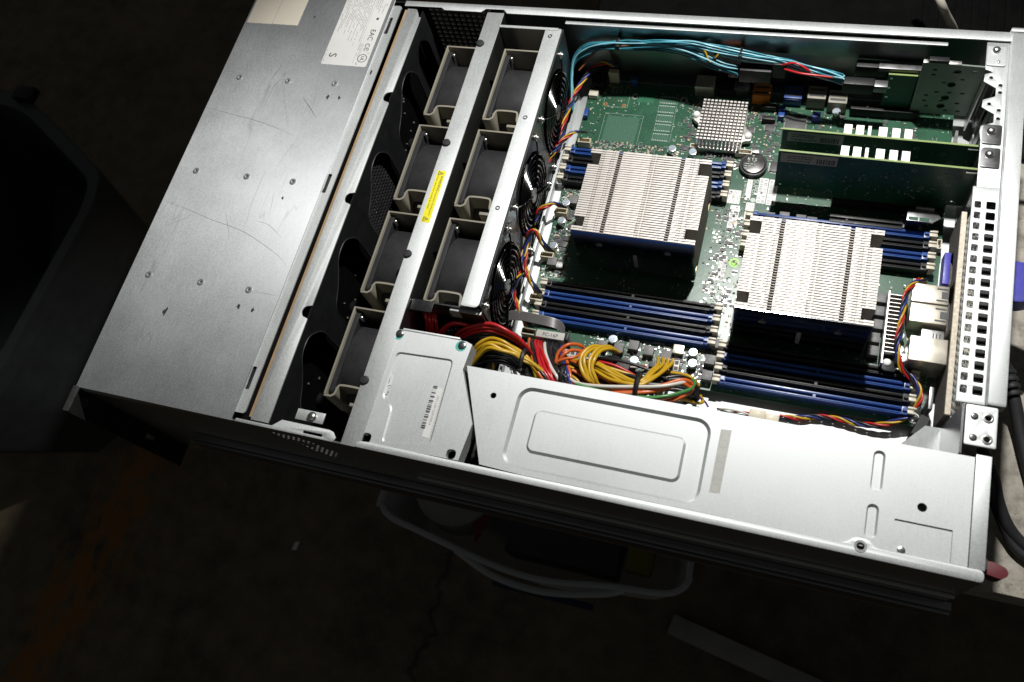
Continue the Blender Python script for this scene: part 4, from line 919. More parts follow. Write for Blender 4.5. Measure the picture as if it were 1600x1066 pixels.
mz = thing('mezzanine_board', 'small dark board with a row of plated holes beside the controller card', 'circuit card', (626, 416, zb + 10))
MB().box(613, 636, 414.5, 416, 104, 146).build('board', 'card_pcb', mz); MB().box(613, 636, 414.45, 416.05, 146, 146.5).build('board_edge', 'card_edge', mz)
for k in range(3): MB().cyl((616, 414.45, 142 - k * 12), (616, 414.2, 142 - k * 12), 1.2, 1.2, 10).build('plated_hole', 'solder', mz)
MB().box(604, 640, 417, 425, 146.6, 151).build('socket_cover', 'dark_steel', mz, bevel=.5); MB().box(586, 612, 418, 426, 138, 150).build('cable_plug', 'black', mz, bevel=.8)
pl = thing('support_clip', 'dark angular bracket beside the empty slot at the rear wall', 'bracket', (656, 301, zb))
MB().plate([(644, 304), (666, 304), (670, 298), (664, 293), (644, 293)], [], 114, 116).build('plate', 'dark_steel', pl, bevel=.3); MB().box(650, 664, 304, 305.2, 108, 119).build('upright', 'alu', pl, bevel=.2)
for k in range(2): MB().box(645 + k * 8.5, 652.5 + k * 8.5, 293.5, 296.5, 116, 116.4).build('window', 'pcb', pl)
MB().box(644.5, 655, 293.4, 303, zb + .3, 113.9).build('stand', 'black', pl)


# routing points of the wiring, in millimetres, in the order they are used
PT = iter([(378.2, 422, 155), (466.5, 420.3, 150), (271.8, 132.4, 148), (275.1, 126, 150), (275.2, 121.3, 142), (272.3, 116.3, 122), (275, 132.4, 148), (278.3, 125.9, 150), (278.4, 121.2, 142), (275.6, 116.3, 122), (278.3, 132.3, 148), (281.5, 125.9, 150), (281.6, 121.2, 142), (278.8, 116.2, 122), (281.5, 132.2, 148), (284.6, 125.8, 150), (284.8, 121.1, 142), (282.1, 116.2, 122), (296.1, 116.7, 128), (308, 120.9, 142), (322.1, 125.1, 150), (335.9, 127.7, 152), (348.1, 126.1, 150), (356.7, 122.7, 144), (364.9, 118.9, 136), (369.3, 116.3, 126), (375.7, 109.6, 118), (295.8, 114.9, 125), (307.7, 119.2, 139), (321.8, 123.4, 147), (335.6, 126.1, 149), (347.9, 124.5, 147), (356.3, 121.6, 141), (364.5, 118.3, 133), (369.3, 116.3, 126), (375.7, 109.6, 118), (295.3, 113.7, 122), (307.3, 118.1, 136), (321.3, 122.3, 144), (335.2, 125, 146), (347.6, 123.4, 144), (355.9, 121, 138), (364, 118.1, 130), (369.3, 116.3, 126), (375.7, 109.6, 118), (292, 116.7, 122), (310.1, 120.4, 136), (326.4, 123.7, 143), (341.4, 123.8, 142), (354.6, 120, 136), (365, 115.5, 126), (373.7, 107.9, 114), (293.4, 116.1, 122), (310.2, 119.2, 135), (326.5, 122.5, 142), (341.5, 122.6, 141), (354.6, 119.1, 135), (365, 114.9, 125), (373.9, 107.3, 114), (294.7, 115.5, 122), (310.2, 118, 134), (326.6, 121.3, 141), (341.6, 121.4, 140), (354.7, 118.2, 134), (364.9, 114.4, 124), (374, 106.7, 114), (296.1, 114.9, 122), (310.3, 116.7, 133), (326.7, 120.1, 140), (341.7, 120.2, 139), (354.7, 117.3, 133), (364.9, 113.8, 123), (374.2, 106, 114), (297.5, 114.3, 122), (310.4, 115.5, 132), (326.8, 118.9, 139), (341.8, 119, 138), (354.7, 116.4, 132), (364.8, 113.2, 122), (374.4, 105.4, 114), (298.8, 113.7, 122), (310.5, 114.3, 131), (326.9, 117.7, 138), (341.9, 117.9, 137), (354.8, 115.6, 131), (364.8, 112.6, 121), (374.5, 104.8, 114), (300.2, 113.1, 122), (310.6, 113.1, 130), (327, 116.5, 137), (342, 116.7, 136), (354.8, 114.7, 130), (364.8, 112, 120), (374.7, 104.2, 114), (301.6, 112.5, 122), (310.7, 111.8, 129), (327.1, 115.3, 136), (342.1, 115.5, 135), (354.8, 113.8, 129), (364.7, 111.5, 119), (374.8, 103.5, 114), (302.9, 111.9, 122), (310.8, 110.6, 128), (327.2, 114.1, 135), (342.2, 114.3, 134), (354.8, 112.9, 128), (364.7, 110.9, 118), (375, 102.9, 114), (304.3, 111.3, 122), (310.9, 109.4, 127), (327.3, 112.9, 134), (342.3, 113.1, 133), (354.9, 112, 127), (364.6, 110.3, 117), (375.2, 102.3, 114), (305.7, 110.7, 122), (311, 108.1, 126), (327.4, 111.7, 133), (342.4, 111.9, 132), (354.9, 111.1, 126), (364.6, 109.7, 116), (375.3, 101.7, 114), (307, 110.1, 122), (311.1, 106.9, 125), (327.5, 110.5, 132), (342.5, 110.7, 131), (354.9, 110.2, 125), (364.6, 109.1, 115), (375.5, 101, 114), (284, 129.2, 132), (293.2, 122.3, 136), (297.6, 119.9, 124), (287.5, 129.2, 132), (296.5, 122.8, 136), (300.4, 120.4, 124), (291.1, 129.2, 132), (299.9, 123.4, 136), (303.2, 120.9, 124), (294.6, 129.2, 132), (303.2, 124, 136), (306, 121.4, 124), (317.5, 103.7, 128), (330.8, 108.6, 132), (346.9, 110.6, 130), (360, 108.1, 122), (373.9, 100.1, 110), (317.9, 102, 128), (331, 107.3, 131), (347, 109.3, 129), (360.1, 106.7, 121), (374.1, 99, 110), (318.4, 100.4, 128), (331.1, 106, 130), (347.2, 107.9, 128), (360.3, 105.4, 120), (374.4, 97.9, 110), (318.9, 98.7, 128), (331.2, 104.6, 129), (347.3, 106.6, 127), (360.4, 104.1, 119), (374.7, 96.8, 110), (319.4, 97, 128), (331.4, 103.3, 128), (347.4, 105.3, 126), (360.6, 102.7, 118), (375, 95.7, 110), (318, 103.3, 132), (325.8, 111.1, 142), (335.1, 116.4, 147), (346.5, 115.5, 147), (356.7, 113.3, 143), (364.7, 110.2, 140), (370.6, 106.2, 137), (375.6, 99.1, 130), (381.4, 89.3, 118), (318.9, 100.4, 132), (326.6, 108.2, 142), (335.9, 113.5, 147), (347.2, 112.9, 147), (357.3, 111.3, 143), (365, 108.9, 140), (372.2, 105.6, 137), (378.2, 99.5, 130), (384, 89.8, 118), (319.7, 97.6, 132), (327.4, 105.3, 142), (336.7, 110.6, 147), (347.9, 110.3, 147), (357.8, 109.3, 143), (365.3, 107.6, 140), (373.7, 105, 137), (380.8, 100, 130), (386.7, 90.3, 118), (320.5, 94.7, 132), (328.3, 102.4, 142), (337.5, 107.8, 147), (348.6, 107.8, 147), (358.3, 107.3, 143), (365.7, 106.4, 140), (375.2, 104.4, 137), (383.4, 100.5, 130), (389.3, 90.8, 118), (316.6, 104.7, 128), (324.4, 112.5, 138), (333.7, 117.9, 143), (345.2, 117, 143), (355.5, 114.7, 139), (363.5, 111.7, 136), (370.6, 107.8, 133), (376.6, 100.8, 126), (382.5, 91, 114), (317.4, 101.8, 128), (325.2, 109.6, 138), (334.5, 115, 143), (345.9, 114.4, 143), (356.1, 112.7, 139), (363.8, 110.4, 136), (372.1, 107.2, 133), (379.2, 101.3, 126), (385.1, 91.5, 114), (318.3, 98.9, 128), (326, 106.7, 138), (335.3, 112.1, 143), (346.6, 111.8, 143), (356.6, 110.7, 139), (364.2, 109.1, 136), (373.6, 106.6, 133), (381.9, 101.8, 126), (387.8, 92, 114), (319.1, 96, 128), (326.8, 103.9, 138), (336.1, 109.2, 143), (347.3, 109.2, 143), (357.1, 108.7, 139), (364.5, 107.8, 136), (375.2, 106, 133), (384.5, 102.3, 126), (390.4, 92.5, 114), (326.2, 112.6, 122), (335.6, 116, 122), (347, 114.8, 120), (356, 112.1, 116), (326.5, 111.4, 122), (335.9, 114.9, 122), (347.3, 113.6, 120), (356.3, 111, 116), (326.8, 110.3, 122), (336.2, 113.8, 122), (347.6, 112.5, 120), (356.6, 109.9, 116), (355.9, 138.1, 106), (358.4, 132, 114), (364.3, 121, 124), (374, 105.8, 131), (383.8, 96.2, 131), (397.7, 85.3, 122), (358.8, 137.9, 106), (361.3, 131.8, 114), (367.2, 120.8, 124), (376.7, 106, 131), (386, 96.5, 131), (398.9, 85.5, 122), (361.8, 137.8, 106), (364.3, 131.5, 114), (370, 120.7, 124), (379.4, 106.2, 131), (388.1, 96.8, 131), (400.1, 85.8, 122), (364.7, 137.6, 106), (367.2, 131.3, 114), (372.9, 120.5, 124), (382.1, 106.4, 131), (390.3, 97.1, 131), (401.4, 86, 122), (367.6, 137.4, 106), (370.1, 131.1, 114), (375.7, 120.4, 124), (384.8, 106.7, 131), (392.4, 97.4, 131), (402.6, 86.2, 122), (370.6, 137.3, 106), (373, 130.9, 114), (378.5, 120.3, 124), (387.5, 106.9, 131), (394.6, 97.7, 131), (403.9, 86.5, 122), (373.5, 137.1, 106), (375.9, 130.7, 114), (381.3, 120.1, 124), (390.1, 107.1, 131), (396.7, 98, 131), (405.1, 86.7, 122), (376.4, 137, 106), (378.8, 130.5, 114), (384.1, 120, 124), (392.8, 107.3, 131), (398.8, 98.2, 131), (406.3, 86.9, 122), (379.3, 136.8, 106), (381.6, 130.3, 114), (386.9, 119.9, 124), (395.5, 107.5, 131), (401, 98.5, 131), (407.6, 87.2, 122), (382.2, 136.7, 106), (384.5, 130.1, 114), (389.7, 119.7, 124), (398.1, 107.7, 131), (403.1, 98.8, 131), (408.8, 87.4, 122), (385.1, 136.5, 106), (387.4, 129.9, 114), (392.5, 119.6, 124), (400.8, 107.9, 131), (405.3, 99.1, 131), (410, 87.7, 122), (388, 136.4, 106), (390.2, 129.7, 114), (395.3, 119.5, 124), (403.4, 108.1, 131), (407.4, 99.4, 131), (411.3, 87.9, 122), (368.1, 141.1, 104), (371.7, 132.2, 112), (380.2, 118, 121), (390.2, 101.7, 123), (401.7, 89, 114), (371, 141, 104), (374.6, 132.1, 112), (382.9, 118.5, 121), (392.8, 102.1, 123), (404.4, 89.5, 114), (373.9, 140.9, 104), (377.5, 132, 112), (385.6, 119, 121), (395.4, 102.6, 123), (407, 90, 114), (376.8, 140.8, 104), (380.3, 131.9, 112), (388.2, 119.5, 121), (398, 103.1, 123), (409.6, 90.5, 114), (379.7, 140.7, 104), (383.2, 131.8, 112), (390.9, 119.9, 121), (400.6, 103.6, 123), (412.2, 91, 114), (430.1, 138.9, 108), (423.8, 137.1, 118), (414.9, 132.6, 126), (410.4, 123.8, 130), (411.2, 113.8, 131), (416.2, 105.3, 129), (422.4, 101.1, 124), (432.5, 99.8, 116), (431.7, 138.9, 108), (425.8, 137.1, 118), (418.2, 132.4, 126), (413.7, 123.5, 130), (414.4, 113.8, 131), (418.6, 105.8, 129), (424.5, 101.5, 124), (434.3, 100.1, 116), (433.4, 138.8, 108), (427.7, 137.2, 118), (421.5, 132.2, 126), (417, 123.1, 130), (417.6, 113.8, 131), (421.1, 106.2, 129), (426.7, 101.9, 124), (436.2, 100.5, 116), (435.1, 138.8, 108), (429.7, 137.3, 118), (424.7, 132, 126), (420.3, 122.8, 130), (420.8, 113.9, 131), (423.5, 106.7, 129), (428.8, 102.3, 124), (438, 100.8, 116), (433, 135, 106), (423.5, 127.9, 116), (423, 117.5, 120), (431.1, 106.7, 118), (434.1, 134.6, 106), (426.1, 128.4, 116), (425.6, 118, 120), (433.7, 107.2, 118), (435.3, 134.2, 106), (428.7, 128.9, 116), (428.2, 118.5, 120), (436.3, 107.7, 118), (436.5, 133.8, 106), (431.3, 129.4, 116), (430.8, 119, 120), (438.8, 108.1, 118), (468.2, 140.3, 107), (469.5, 130.9, 118), (467.3, 120.5, 126), (463.3, 111.1, 131), (459.6, 106.7, 132), (450.4, 108.7, 131), (437.3, 114.9, 129), (424.3, 119.4, 126), (417.3, 122.5, 118), (472.1, 140.4, 107), (473.1, 131, 118), (469.9, 120.3, 126), (464.9, 110.7, 131), (459.8, 106, 132), (449.6, 107.3, 131), (436.8, 112.4, 129), (424.3, 117.3, 126), (417.7, 120.8, 118), (476, 140.4, 107), (476.8, 131.1, 118), (472.5, 120.1, 126), (466.5, 110.4, 131), (459.9, 105.2, 132), (448.9, 106, 131), (436.3, 110, 129), (424.2, 115.2, 126), (418.1, 119.2, 118), (480, 140.4, 107), (480.4, 131.2, 118), (475.1, 119.9, 126), (468.1, 110, 131), (460.1, 104.5, 132), (448.1, 104.6, 131), (435.8, 107.5, 129), (424.1, 113.2, 126), (418.5, 117.5, 118), (477.2, 125, 112), (464.1, 115.1, 124), (448.8, 113.3, 124), (427.2, 113.2, 120), (480.4, 124.5, 112), (464.2, 114.1, 123), (449, 112.1, 123), (427.4, 111.9, 119), (483.7, 124, 112), (464.4, 113.2, 122), (449.2, 110.8, 122), (427.6, 110.6, 118), (486.9, 123.4, 112), (464.5, 112.3, 121), (449.4, 109.5, 121), (427.8, 109.3, 117), (490.1, 122.9, 112), (464.6, 111.3, 120), (449.6, 108.3, 120), (427.9, 108, 116), (392.4, 100.1, 128), (410.6, 97.7, 130), (431.7, 98.5, 131), (461.9, 102.6, 131), (478.4, 109.4, 130), (490.7, 116.3, 128), (497.9, 117.7, 125), (501.3, 115.5, 121), (496.7, 110.2, 118), (483.8, 105.1, 116), (463.8, 100.9, 114), (439.9, 100.4, 112), (393, 97.9, 128), (411.1, 95.7, 130), (432.1, 96.7, 131), (462.3, 101, 131), (478.6, 108, 130), (490.9, 115.2, 128), (498.2, 116.1, 125), (501, 114.2, 121), (496.3, 109.2, 118), (484, 103.8, 116), (464.2, 98.6, 114), (440.4, 98.1, 112), (393.6, 95.6, 128), (411.5, 93.6, 130), (432.5, 94.9, 131), (462.6, 99.5, 131), (478.9, 106.7, 130), (491.1, 114.1, 128), (498.5, 114.6, 125), (500.7, 113, 121), (496, 108.2, 118), (484.3, 102.4, 116), (464.7, 96.4, 114), (440.9, 95.9, 112), (394.1, 93.3, 128), (412, 91.6, 130), (432.9, 93.2, 131), (462.9, 97.9, 131), (479.2, 105.4, 130), (491.3, 112.9, 128), (498.8, 113, 125), (500.5, 111.8, 121), (495.7, 107.2, 118), (484.5, 101.1, 116), (465.1, 94.2, 114), (441.4, 93.6, 112), (438.8, 103.9, 108), (463.7, 114.3, 114), (483, 122.8, 116), (497.8, 126, 112), (503.9, 120.1, 104), (495, 112, 100), (439.2, 102.3, 108), (464.1, 112.2, 114), (483.5, 120.1, 116), (498.4, 122.8, 112), (504.3, 117.9, 104), (495.2, 110.9, 100), (439.5, 100.7, 108), (464.5, 110, 114), (484, 117.4, 116), (499, 119.5, 112), (504.7, 115.7, 104), (495.4, 109.8, 100), (439.9, 99, 108), (465, 107.8, 114), (484.5, 114.7, 116), (499.5, 116.3, 112), (505.1, 113.6, 104), (495.6, 108.7, 100), (440.2, 97.4, 108), (465.4, 105.7, 114), (485, 112, 116), (500.1, 113, 112), (505.5, 111.4, 104), (495.8, 107.6, 100), (436.7, 129.5, 98), (443.8, 132.9, 100), (451.8, 131.6, 101), (459.8, 134.5, 99), (437, 128.1, 98), (444.1, 131.6, 100), (452, 130.8, 101), (459.9, 133.9, 99), (437.3, 126.9, 98), (444.4, 130.4, 100), (452.1, 130.1, 101), (460, 133.5, 99), (436.9, 128.8, 98), (444, 132.2, 100), (451.9, 131.2, 101), (459.8, 134.2, 99), (746.5, 209.1, 33), (747.5, 205.9, 32.6), (748.6, 203.4, 32), (749.7, 200.2, 31.6), (750.7, 197.7, 31), (751.8, 194.6, 30.6), (752.8, 192.1, 30), (753.9, 189, 29.6), (-936.1, 533.1, -720), (-960.5, 101.7, -720)])
# ------------------------------------------------------------------ wiring
def offset_path(path, off):
    return [(p[0] + off[0], p[1] + off[1], p[2] + off[2]) for p in path]
def wire(parent, path, r, col, n=7, smooth=6, loose=True):
    if smooth and loose: path = [tuple(path[0])] + [(p[0] + random.uniform(-1, 1), p[1] + random.uniform(-.9, .9), p[2] + random.uniform(-1.4, 1.4)) for p in path[1:]]
    return MB().tube(path, r, n, smooth).build('wire', 'w_' + col, parent, smooth=60)
def twisted(name, label, cat, path, cols=('red', 'yellow', 'blue', 'black'), rad=1.55, r=.95, pitch=34, group=None, fan_out=True):
    P = catmull(path, 9); t = thing(name, label, cat, tuple(P[0]), group); L = [0]
    for a, b in zip(P, P[1:]): L.append(L[-1] + (b - a).length)
    for i, c in enumerate(cols):
        pts = []
        for k, p in enumerate(P):
            d = (P[min(k + 1, len(P) - 1)] - P[max(k - 1, 0)]).normalized(); u = d.cross(Vector((0, 0, 1))); u = u.normalized() if u.length > .01 else Vector((1, 0, 0)); v = d.cross(u)
            a = 2 * math.pi * (L[k] / pitch + i / len(cols)); e = min(1, L[k] / 16) if fan_out else 1
            q = p + (u * math.cos(a) + v * math.sin(a)) * rad * e
            if fan_out: q += Vector(((i - 1.5) * 2.4, 0, 0)) * (1 - e)
            pts.append(q)
        wire(t, pts, r, c, 7, 0)
    return t
G = 'fan leads along the edge of the board'
twisted('fan_lead', 'twisted four-colour fan lead from the beige connector by the teal cables', 'cable', [(369.1, 431.5, 112), (360.4, 426.8, 122), (349.7, 418.1, 122), (340.7, 399.8, 118), (335.4, 379.6, 114), (334.2, 362.1, 112), (334.8, 342.9, 110), (331.1, 325.5, 108), (324.5, 313.7, 104), (321.7, 300.7, 98)], group=G)
twisted('fan_lead', 'short fan lead entering the connector beside the far memory latches', 'cable', [(353.8, 356.1, 106), (346.4, 350.8, 112), (338.0, 341.0, 112), (332.4, 327.9, 112), (329.1, 315.9, 112), (325.7, 306.7, 108), (322.4, 294.4, 100)], group=G)
twisted('fan_lead', 'fan lead entering the connector left of the first big heatsink', 'cable', [(353.3, 272.0, 106), (347.0, 270.3, 114), (340.2, 264.6, 116), (334.8, 260.3, 114), (332.3, 252.9, 110), (329.6, 245.5, 108), (327.0, 232.7, 106)], group=G)
twisted('fan_lead', 'looped fan lead with blue wire outermost, in the connector below it', 'cable', [(351.9, 225.6, 106), (347.5, 227.1, 114), (343.2, 231.1, 122), (339.3, 232.8, 126), (335.4, 230.1, 124), (333.5, 221.4, 118), (335.0, 208.1, 114), (331.8, 196.6, 110), (328.8, 186.6, 106)], group=G)
twisted('fan_lead', 'fan lead running into the connector beside the nearest memory latches', 'cable', [(353.4, 182.1, 106), (348.6, 185.6, 114), (342.8, 192.8, 118), (336.9, 201.6, 118), (331.7, 216.1, 114), (330.0, 233.5, 110), (330.5, 255.6, 104)], group=G)
twisted('fan_lead', 'fan lead ending in the connector above the grey ribbon', 'cable', [(352.4, 149.2, 106), (346.6, 155.0, 114), (340.5, 163.3, 118), (334.2, 173.6, 118), (333.1, 187.2, 116), (334.0, 202.2, 110), (331.6, 218.4, 104)], group=G)
t = twisted('rear_fan_lead', 'long twisted fan lead curling round the memory slots to a beige inline connector', 'cable', [(663.7, 247.1, 104), (655.2, 237.5, 112), (649.6, 224.3, 117), (648.3, 211.0, 118), (647.8, 196.3, 118), (646.8, 181.3, 118), (648.6, 171.0, 116), (653.0, 162.6, 112), (660.3, 157.2, 110), (666.4, 149.8, 110), (668.4, 141.4, 108), (665.5, 131.7, 104), (657.3, 125.2, 100), (644.8, 119.8, 96), (630.9, 118.5, 93), (614.2, 119.8, 92), (597.5, 119.0, 91), (584.8, 115.4, 91), (570.3, 112.8, 92)])
ic = thing('inline_connector', 'beige two-piece inline connector lying on the bright tray', 'connector', (558.9, 113.4, 90))
a0 = (546.7, 110.3); a1 = (570.0, 111.6)
MB().box(a0[0], (a0[0] + a1[0]) / 2 + 1, a0[1] - 4, a0[1] + 4, 88, 97).build('plug', 'beige', ic, bevel=.6); MB().box((a0[0] + a1[0]) / 2 + 1.2, a1[0], a0[1] - 4.6, a0[1] + 3, 88, 95).build('socket', 'beige', ic, bevel=.6)
twisted('connector_tail', 'short red and dark wires leaving the inline connector', 'cable', [(547.6, 110.5, 92), (539.0, 110.5, 92), (531.4, 110.4, 91), (521.2, 110.5, 90)], ('red', 'black', 'cream'), 1.5, .8, 60, fan_out=False)

# teal drive cables along the far wall
def bundle(name, label, path, specs, r, cat='cable', spread=(0, .8, 1.0)):
    t = thing(name, label, cat, path[0])
    for i, (c, du, dv) in enumerate(specs):
        ph = random.uniform(0, 6); pts = []
        for k, p in enumerate(path):
            j = .55 * math.sin(ph + k * 1.3); pts.append((p[0] + random.uniform(-.3, .3), p[1] + du + j * .6, p[2] + dv + j))
        wire(t, pts, r, c, 6)
    return t
tl = [(('teal', 'teal', 'pale', 'teal', 'teal')[i % 5], (i % 4) * 1.9 - 5.0, (i // 4) * 2.3 - 3.2) for i in range(15)]
b1 = bundle('drive_cable', 'teal drive cables bending round the fan end and along the far wall', [(337.2, 384.5, 108), (333.5, 404.8, 125), (336.5, 416.8, 140), (349.2, 421.2, 150), (367.8, 422.1, 154), (388.8, 422.9, 155), (415.1, 424.2, 155), (438.5, 423.4, 153), (459.4, 418.6, 148), (474.2, 415.3, 144), (488.4, 415.7, 140)], tl, .72)
wire(b1, [(339.5, 410.5, 128), (358.2, 421.4, 148), (375.6, 419.7, 154), (389.8, 418.3, 156), (398.5, 419.2, 155)], .9, 'brown'); wire(b1, [(450.4, 421.4, 158), (456.8, 417.1, 156), (464.2, 413.6, 150), (470.6, 418.8, 157), (466.1, 421.9, 158)], .8, 'yellow')
tl2 = [(('pale', 'teal', 'pale', 'teal')[i % 4], (i % 3) * 1.7 - 3.6, (i // 3) * 2.0 - 3.0) for i in range(12)]
b2 = bundle('drive_cable', 'paler teal drive cables continuing from the cable ties to the rear corner', [(388.7, 423.0, 154), (415.5, 423.0, 158), (444.3, 423.5, 160), (464.4, 421.8, 158), (490.0, 419.3, 155), (515.1, 418.3, 152), (531.7, 416.4, 151), (545.6, 412.8, 150), (562.0, 410.4, 148), (577.3, 408.0, 146)], tl2, .72)
wire(b2, [(522.9, 413.7, 150), (534.7, 411.1, 155), (545.7, 408.7, 154), (550.5, 407.7, 150)], 1.0, 'red'); wire(b2, [(527.7, 411.6, 148), (541.2, 406.1, 150), (554.6, 404.6, 150), (567.9, 405.4, 148)], 1.0, 'red')
wire(b2, [(444.0, 424.9, 156), (472.9, 421.7, 154), (493.0, 418.8, 151), (507.2, 416.6, 150)], .8, 'orange')
def tie(parent, c, rx, rz, wd=3.4):
    MB().tube([(c[0] + random.uniform(-.2, .2), c[1] + rx * math.cos(a), c[2] + rz * math.sin(a)) for a in [k * math.pi / 8 for k in range(16)]], 1.9, 6, 0, True).build('cable_tie', 'black', parent)
    MB().box(c[0] - 1.6, c[0] + 1.6, c[1] - rx - 2.4, c[1] - rx + .6, c[2] - 1, c[2] + 4).build('tie_head', 'black', parent, bevel=.3)
for x, y, z in ((967, 68, 155), (1118, 86, 150)): tie(b1, next(PT), 4.6, 4.6)
tie(b2, (488.9, 419.2, 155), 3.8, 3.8)
pg1 = thing('cable_plug', 'black rectangular cable plug hanging above the orange port', 'plug', (505.1, 416.4, 140)); c0 = (505.1, 416.4, 140)
MB().box(c0[0] - 16, c0[0] + 12, c0[1] - 6, c0[1] + 4, c0[2] - 12, c0[2] + 4).build('body', 'black', pg1, bevel=1); MB().box(c0[0] + 12.2, c0[0] + 24, c0[1] - 4, c0[1] + 4, c0[2] - 6, c0[2] + 12).build('clip', 'black', pg1, bevel=1); MB().box(c0[0] - 26, c0[0] - 16.2, c0[1] - 4.5, c0[1] + 3, c0[2] - 9, c0[2] + 1).build('boot', 'black', pg1, bevel=1)
pg2 = thing('cable_plug', 'black plug at the rear end of the teal cables', 'plug', (586.8, 409.7, 140)); c0 = (586.7, 407.2, 143)
MB().box(c0[0] - 9, c0[0] + 16, c0[1] - 5, c0[1] + 3, c0[2] - 10, c0[2] + 3).build('body', 'black', pg2, bevel=1); MB().box(c0[0] + 16.2, c0[0] + 27, c0[1] - 4, c0[1] + 3, c0[2] - 7, c0[2] + 1).build('latch', 'dark_steel', pg2, bevel=.5)

# grey ribbon cable with its lettered connector
rb = thing('ribbon_cable', 'grey flat ribbon cable folded into a lettered grey connector', 'cable', (334.0, 158.9, 104))
for k in range(11):
    dy, dz = -k * .62, -k * .42
    wire(rb, offset_path([(329.0, 153.0, 112), (335.4, 156.6, 116), (346.2, 157.4, 118), (360.8, 156.8, 118), (373.4, 156.3, 117), (381.1, 155.4, 114), (384.8, 151.7, 110), (382.3, 148.4, 107)], (0, dy, dz)), .62, 'grey', 5, 5, False)
cc = (375.6, 143.7, 108)
MB().box(cc[0] - 14, cc[0] + 11.5, cc[1] - 3.4, cc[1] + 3.4, 95, 110).build('connector', 'label_dull', rb, bevel=.5); text('FC-16P', 4.6, (cc[0] - 8.4, cc[1] - 1.9, 110.04), 0, 'ink', rb, bold=.06)
MB().box(cc[0] + 11.7, cc[0] + 15, cc[1] - 3.6, cc[1] + 3.2, 95, 113).build('eject_latch', 'black', rb, bevel=.4)

# power cables
pw = thing('red_power_leads', 'thick red power leads arching out beside the distributor cover', 'cable', (330.6, 124.8, 150))
for k in range(4):
    dx = k * 5.4; wire(pw, [next(PT), next(PT), next(PT), next(PT)], 1.55, 'red')
wire(pw, [(283.8, 116.0, 130), (291.0, 119.8, 142), (299.9, 123.0, 150), (309.0, 125.2, 150), (314.9, 124.8, 144), (317.4, 123.7, 130)], 1.5, 'red')
wire(pw, [(286.4, 115.3, 130), (294.9, 122.2, 142), (304.3, 124.6, 147), (314.6, 125.9, 144), (320.8, 125.6, 134)], 1.4, 'red')
for k, (dy, dz) in enumerate(((0, 0), (5, -3), (9, -6))):
    wire(pw, [next(PT), next(PT), next(PT), next(PT), next(PT), next(PT), next(PT), next(PT), next(PT)], 1.55, 'red')
bk = thing('black_power_leads', 'black power leads packed under the red arch', 'cable', (330.0, 118.6, 140))
for k in range(12):
    dy = k * 2.8; wire(bk, [next(PT), next(PT), next(PT), next(PT), next(PT), next(PT), next(PT)], 1.5, 'black')
for k in range(4): wire(bk, [next(PT), next(PT), next(PT)], 1.4, 'black')
for k in range(5): wire(bk, [next(PT), next(PT), next(PT), next(PT), next(PT)], 1.3, 'black')
yl = thing('yellow_power_leads', 'yellow power leads tied together beside the distributor cover', 'cable', (348.4, 113.0, 140))
for k in range(8):
    dy = (k % 4) * 5.2; dz = -(k // 4) * 4; ex = (k % 4) * 5 + (k // 4) * 4
    wire(yl, [next(PT), next(PT), next(PT), next(PT), next(PT), next(PT), next(PT), next(PT), next(PT)], 1.5, 'yellow')
tie(yl, (364.9, 106.9, 137), 9, 7); wire(yl, [(330.2, 121.3, 120), (332.7, 110.6, 118), (333.9, 101.3, 112)], 1.2, 'yellow')
for k, c in enumerate(('red', 'brown', 'blue')): wire(yl, [next(PT), next(PT), next(PT), next(PT)], 1.0, c)
# main board power cable: fan of wires from the long connector
mc = thing('board_power_cable', 'main power cable of mixed wires fanning from the long connector on the board edge', 'cable', (374.6, 126.3, 120))
cols = ['orange', 'black', 'red', 'red', 'red', 'white', 'black', 'black', 'black', 'black', 'blue', 'orange']
for k, c in enumerate(cols):
    x = 827 + k * 5.0; wire(mc, [next(PT), next(PT), next(PT), next(PT), next(PT), next(PT)], 1.5, c)
for k in range(5): x = 850 + k * 5; wire(mc, [next(PT), next(PT), next(PT), next(PT), next(PT)], 1.5, 'black')
wire(mc, [(400.1, 92.3, 130), (392.6, 105.1, 130), (389.7, 114.9, 130), (391.8, 123.1, 132), (397.9, 129.4, 132), (405.1, 131.2, 128), (409.6, 130.8, 120)], 1.5, 'orange'); wire(mc, [(402.8, 93.0, 128), (394.8, 104.0, 128), (391.8, 113.8, 128), (395.1, 121.6, 130), (401.3, 126.5, 128), (406.8, 127.7, 122)], 1.5, 'orange')
wire(mc, [(391.2, 111.2, 134), (398.7, 115.2, 136), (406.0, 119.6, 134), (408.9, 128.1, 126)], 1.2, 'orange')
tie(mc, (397.9, 102.3, 128), 8, 7)
yb = thing('processor_power_cable', 'four yellow wires bent in a C beside black ones on the board edge', 'cable', (416.4, 125.0, 120))
for k in range(4):
    dx = k * 6.0
    wire(yb, [next(PT), next(PT), next(PT), next(PT), next(PT), next(PT), next(PT), next(PT)], 1.7, 'yellow')
for k in range(4): dx = k * 5; wire(yb, [next(PT), next(PT), next(PT), next(PT)], 1.6, 'black')
y8 = thing('second_processor_cable', 'yellow wires meeting at a black tie, four rising into a white socket', 'cable', (459.1, 112.9, 120))
for k in range(4):
    wire(y8, [next(PT), next(PT), next(PT), next(PT), next(PT), next(PT), next(PT), next(PT), next(PT)], 1.6, 'yellow')
for k in range(5): wire(y8, [next(PT), next(PT), next(PT), next(PT)], 1.5, 'black')
tie(y8, (459.1, 106.3, 130), 9, 8); tie(y8, (460.1, 101.9, 132), 11, 11)
wire(y8, [(476.8, 127.2, 112), (489.9, 127.2, 114), (499.1, 124.4, 114), (503.6, 121.9, 108)], 1.5, 'yellow')
oc = thing('orange_sense_cable', 'orange, green and white wires looping back beside the tray edge', 'cable', (489.1, 116.7, 110))
